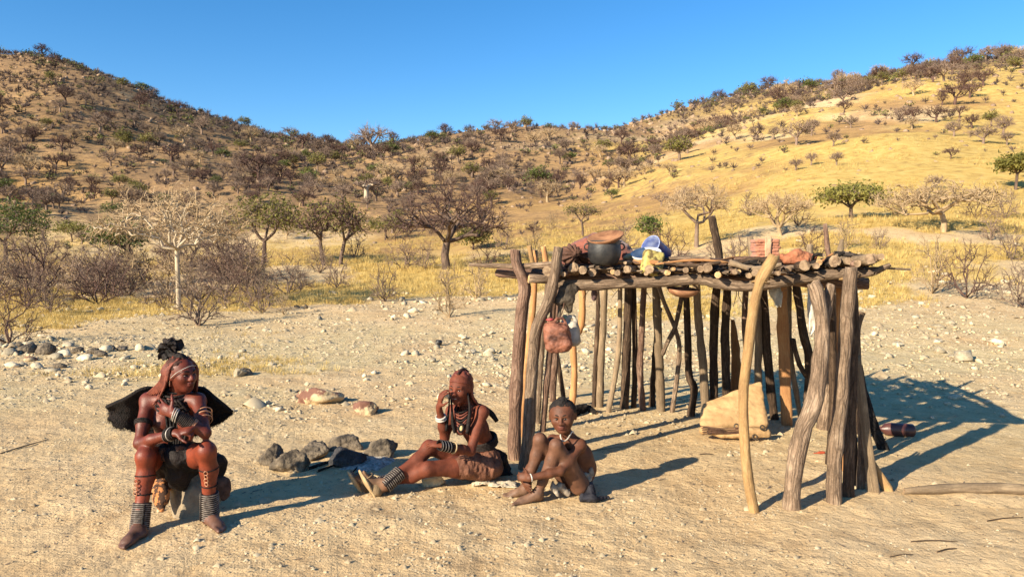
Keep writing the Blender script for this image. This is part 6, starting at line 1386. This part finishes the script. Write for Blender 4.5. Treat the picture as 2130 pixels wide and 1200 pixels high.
for he, to, nm in ((heR, toR, 0), (heL, toL, 1)):           # sandals with upright soles
    f = nrm(to - he); up = nrm(np.array([0.6, 0.3, 0.35]) - f * (np.array([0.6, 0.3, 0.35]) @ f)); r = np.cross(f, up); c0 = (he + to) / 2 - up * 0.006; LL = np.linalg.norm(to - he) / 2 + 0.028
    ss = Solid(0.006); ss.chain([c0 - f * (LL - 0.032), c0 + f * 0.02, c0 + f * (LL - 0.035)], [0.034, 0.042, 0.034], 0.02, 0, (up, 3.0)); V, F = ss.build(1); sn = ob('sandal', mesh_np('sandal', V, F, [M['sole']], True), w2)
    ss = Solid(0.006); ss.ell(he + f * 0.035 + up * 0.03, (0.045, 0.045, 0.048), None, 0.03).cone(he + f * 0.04 + up * 0.03, he + f * 0.10 + up * 0.035, 0.042, 0.040, 0.03)
    V, F = ss.build(1); ob('heel_cup', mesh_np('heel_cup', V, F, [M['sandal']], True), sn).matrix_parent_inverse = Matrix()
    V, F = ring(he + f * 0.15 + up * 0.02, f, 0.040, 0.005, 18, 5, (1, 1)); ob('strap', mesh_np('strap', V, F, [M['sandal']], True), sn).matrix_parent_inverse = Matrix()
sk = Solid(0.007); sk.ell(pel + [0, 0, -0.005], (0.150, 0.150, 0.120), None, 0.05).chain([hipL + [0, -0.01, 0], hipL * 0.58 + knL * 0.42], [0.105, 0.088], 0.04).chain([hipR, hipR * 0.75 + knR * 0.25], [0.095, 0.085], 0.04)
sk.chain([P(1020, 945, 5.45), P(1022, 975, 5.40), P(1010, 985, 5.34)], [0.05, 0.06, 0.03], 0.04)
V, F = sk.build(1); V = wrinkle(V, F, 0.016, 16, 7, (1.4, 1, 0.5)); V[:, 2] = np.maximum(V[:, 2], 0.004); ob('skirt', mesh_np('skirt', V, F, [M['leather_brown']], True), w2)
sk = Solid(0.007); sk.chain([P(1028, 940, 5.58), P(1040, 955, 5.64), P(1052, 978, 5.66)], [0.04, 0.05, 0.035], 0.03).cone(P(1040, 985, 5.62), P(1062, 986, 5.62), 0.035, 0.02, 0.03); V, F = sk.build(1); V = wrinkle(V, F, 0.018, 20, 9); V[:, 2] = np.maximum(V[:, 2], 0.004); ob('skirt_tail', mesh_np('skirt_tail', V, F, [M['leather_black']], True), w2)
wst = P(1006, 917, 5.475); bax = nrm(chest - pel)
g = Geo()
for q in range(5): g.add(*ring(wst + bax * 0.012 * (q - 2), bax, 0.098, 0.010, 30, 6, (1.0, 1.0)))
ob('belt', g.mesh('belt', [M['leather_black']], True), w2)

# ================================================================ boy
w3 = empty('person', G(1195, 1024), 'bare chested boy sitting with his arms wrapped round his knees, white bead necklace', 'person')
BR = (0.115, 0.043, 0.021); LG = (0.135, 0.064, 0.038); FT_ = (0.17, 0.10, 0.065); pal = [BR, (0.13, 0.040, 0.032), LG, FT_]
s = Solid(0.0058)
pel = P(1202, 1004, 5.20); chest = P(1203, 948, 5.19); nk = P(1180, 910, 5.10); hd = P(1170, 865, 5.03); h = 0.230
shL, shR = P(1208, 925, 5.07), P(1150, 915, 5.16); elL, wrL = P(1166, 980, 4.93), P(1101, 994, 4.87); elR, wrR = P(1112, 962, 5.14), P(1086, 992, 4.99)
hipL, hipR = P(1205, 1008, 5.10), P(1186, 1006, 5.22); knL, knR = P(1157, 926, 4.95), P(1123, 914, 5.04); akL, akR = P(1119, 1026, 4.97), P(1094, 1016, 5.05)
fw = nrm([-0.6, -0.8, 0])
s.chain([pel, P(1212, 972, 5.22), chest], [0.096, 0.092, 0.096], 0.04, 0, (fw, 1.2)); s.cone(chest, nk + [0.01, 0.01, -0.02], 0.096, 0.060, 0.04, 0, (fw, 1.25)); s.cone(shR, shL, 0.037, 0.038, 0.05)
for a, b, c_ in ((shR, elR, wrR), (shL, elL, wrL)):
    s.chain([a, a * 0.5 + b * 0.5, b], [0.038, 0.033, 0.029], 0.02, 0); s.chain([b, b * 0.65 + c_ * 0.35, c_], [0.029, 0.029, 0.020], 0.015, 0)
for a, b, c_ in ((hipL, knL, akL), (hipR, knR, akR)):
    s.chain([a, a * 0.5 + b * 0.5, b], [0.072, 0.060, 0.046], 0.03, 2); s.chain([b, b * 0.68 + c_ * 0.32 + np.array([0.010, 0.012, 0]), b * 0.25 + c_ * 0.75, c_], [0.043, 0.044, 0.032, 0.026], 0.02, 2)
heL, toL = G(1126, 1040), G(1064, 1050); heR, toR = G(1100, 1028), G(1050, 1034)
for q in (heL, toL, heR, toR): q[2] = hz(q[0], q[1])
foot(s, akL, heL, toL, (0, 0, 1), 0.82, 3, 1); foot(s, akR, heR, toR, (0, 0, 1), 0.82, 3, -1)
hand(s, wrL, P(1072, 990, 4.92) - wrL, (-0.1, 0.9, -0.3), (0, -0.2, 1), 0.78, (0.45, 0.5, 0.4), 0)
hand(s, wrR, P(1102, 1024, 4.90) - wrR, (0.3, 0.6, 0.3), (-1, 0, 0.2), 0.78, (0.25, 0.3, 0.25), 0)
L, ax = head(s, hd, (-0.20, -0.97, -0.06), (-0.05, 0.0, 1), h, nk, 0, 1, 0.0, 0.038, 1.20, 1.25, 1.2)
body_ob(s, pal, M['skin_dark'], w3); eyes(L, ax, h, w3, 0.85); brows(L, h, w3)
sc = Solid(0.005); sc.ell(L(0, -0.08, 0.145), (0.412 * h, 0.412 * h, 0.358 * h), ax, 0.01).ell(L(0, 0.34, -0.02), (0.6 * h, 0.30 * h, 0.36 * h), ax, 0.02, 0, True).ell(L(0, 0.05, -0.30), (0.6 * h, 0.6 * h, 0.36 * h), ax, 0.02, 0, True)
V, F = sc.build(1); ob('hair', mesh_np('hair', wrinkle(V, F, 0.003, 90, 3), F, [M['hair_black']], True), w3)
sc = Solid(0.005); sc.chain([L(0, 0.15, 0.36), L(0, 0.0, 0.40), L(0, -0.25, 0.35)], [0.024, 0.036, 0.034], 0.03); V, F = sc.build(1); ob('hair_crest', mesh_np('hair_crest', wrinkle(V, F, 0.006, 60, 4), F, [M['hair_black']], True), w3)
nb = [nk + [-0.045, 0.0, 0.03], P(1166, 908, 5.00), P(1171, 917, 4.985), P(1180, 913, 4.985), P(1190, 898, 5.02), nk + [0.045, 0.0, 0.03]]
g = Geo(); Vb, Fb = ICO[1]
for q in catmull(nb, 34): g.add(Vb * 0.006 + q, Fb)
ob('necklace', g.mesh('necklace', [M['bead_white']], True), w3)
fa = nrm(elL - wrL); rings('bracelet', w3, [(wrL + fa * 0.012, fa, 0.024, 0.005)], M['bead_white'])
M['cloth_grey'] = pm('cloth_grey', (0.20, 0.16, 0.12), (0.42, 0.36, 0.28), 12, 0.9, 0.5, 40); M['cloth_black'] = pm('cloth_black', (0.008, 0.008, 0.012), (0.04, 0.038, 0.048), 8, 0.8, 0.5, 40)
sk = Solid(0.006); sk.ell(pel + [0.0, 0.0, -0.035], (0.095, 0.09, 0.045), None, 0.03).chain([P(1150, 1000, 5.03), P(1152, 1015, 5.02), P(1160, 1028, 5.02)], [0.012, 0.020, 0.014], 0.02).chain([P(1165, 1010, 5.06), P(1180, 1026, 5.08)], [0.028, 0.022], 0.03)
V, F = sk.build(1); V = wrinkle(V, F, 0.008, 22, 7); V[:, 2] = np.maximum(V[:, 2], 0.006); ob('loincloth', mesh_np('loincloth', V, F, [M['cloth_grey']], True), w3)
sk = Solid(0.005); sk.ell(P(1216, 988, 5.12), (0.034, 0.02, 0.022), None, 0.01).ell(P(1230, 982, 5.13), (0.018, 0.02, 0.034), None, 0.01).ell(P(1224, 996, 5.12), (0.024, 0.02, 0.02), None, 0.01); V, F = sk.build(1); ob('cloth_knot', mesh_np('cloth_knot', wrinkle(V, F, 0.006, 40, 7), F, [M['cloth_grey']], True), w3)
c_ = G(1232, 1040)
sk = Solid(0.006); sk.chain([P(1222, 1004, 5.14), P(1224, 1025, 5.08), G(1228, 1040) + [0, 0, 0.02]], [0.03, 0.045, 0.035], 0.03).chain([G(1212, 1044) + [0, 0, 0.022], G(1235, 1044) + [0, 0, 0.018], G(1264, 1038) + [0, 0, 0.012]], [0.026, 0.024, 0.012], 0.02)
V, F = sk.build(1); V = wrinkle(V, F, 0.014, 22, 9); V[:, 2] = np.maximum(V[:, 2], 0.004); ob('cloth_tail', mesh_np('cloth_tail', V, F, [M['cloth_black']], True), w3)
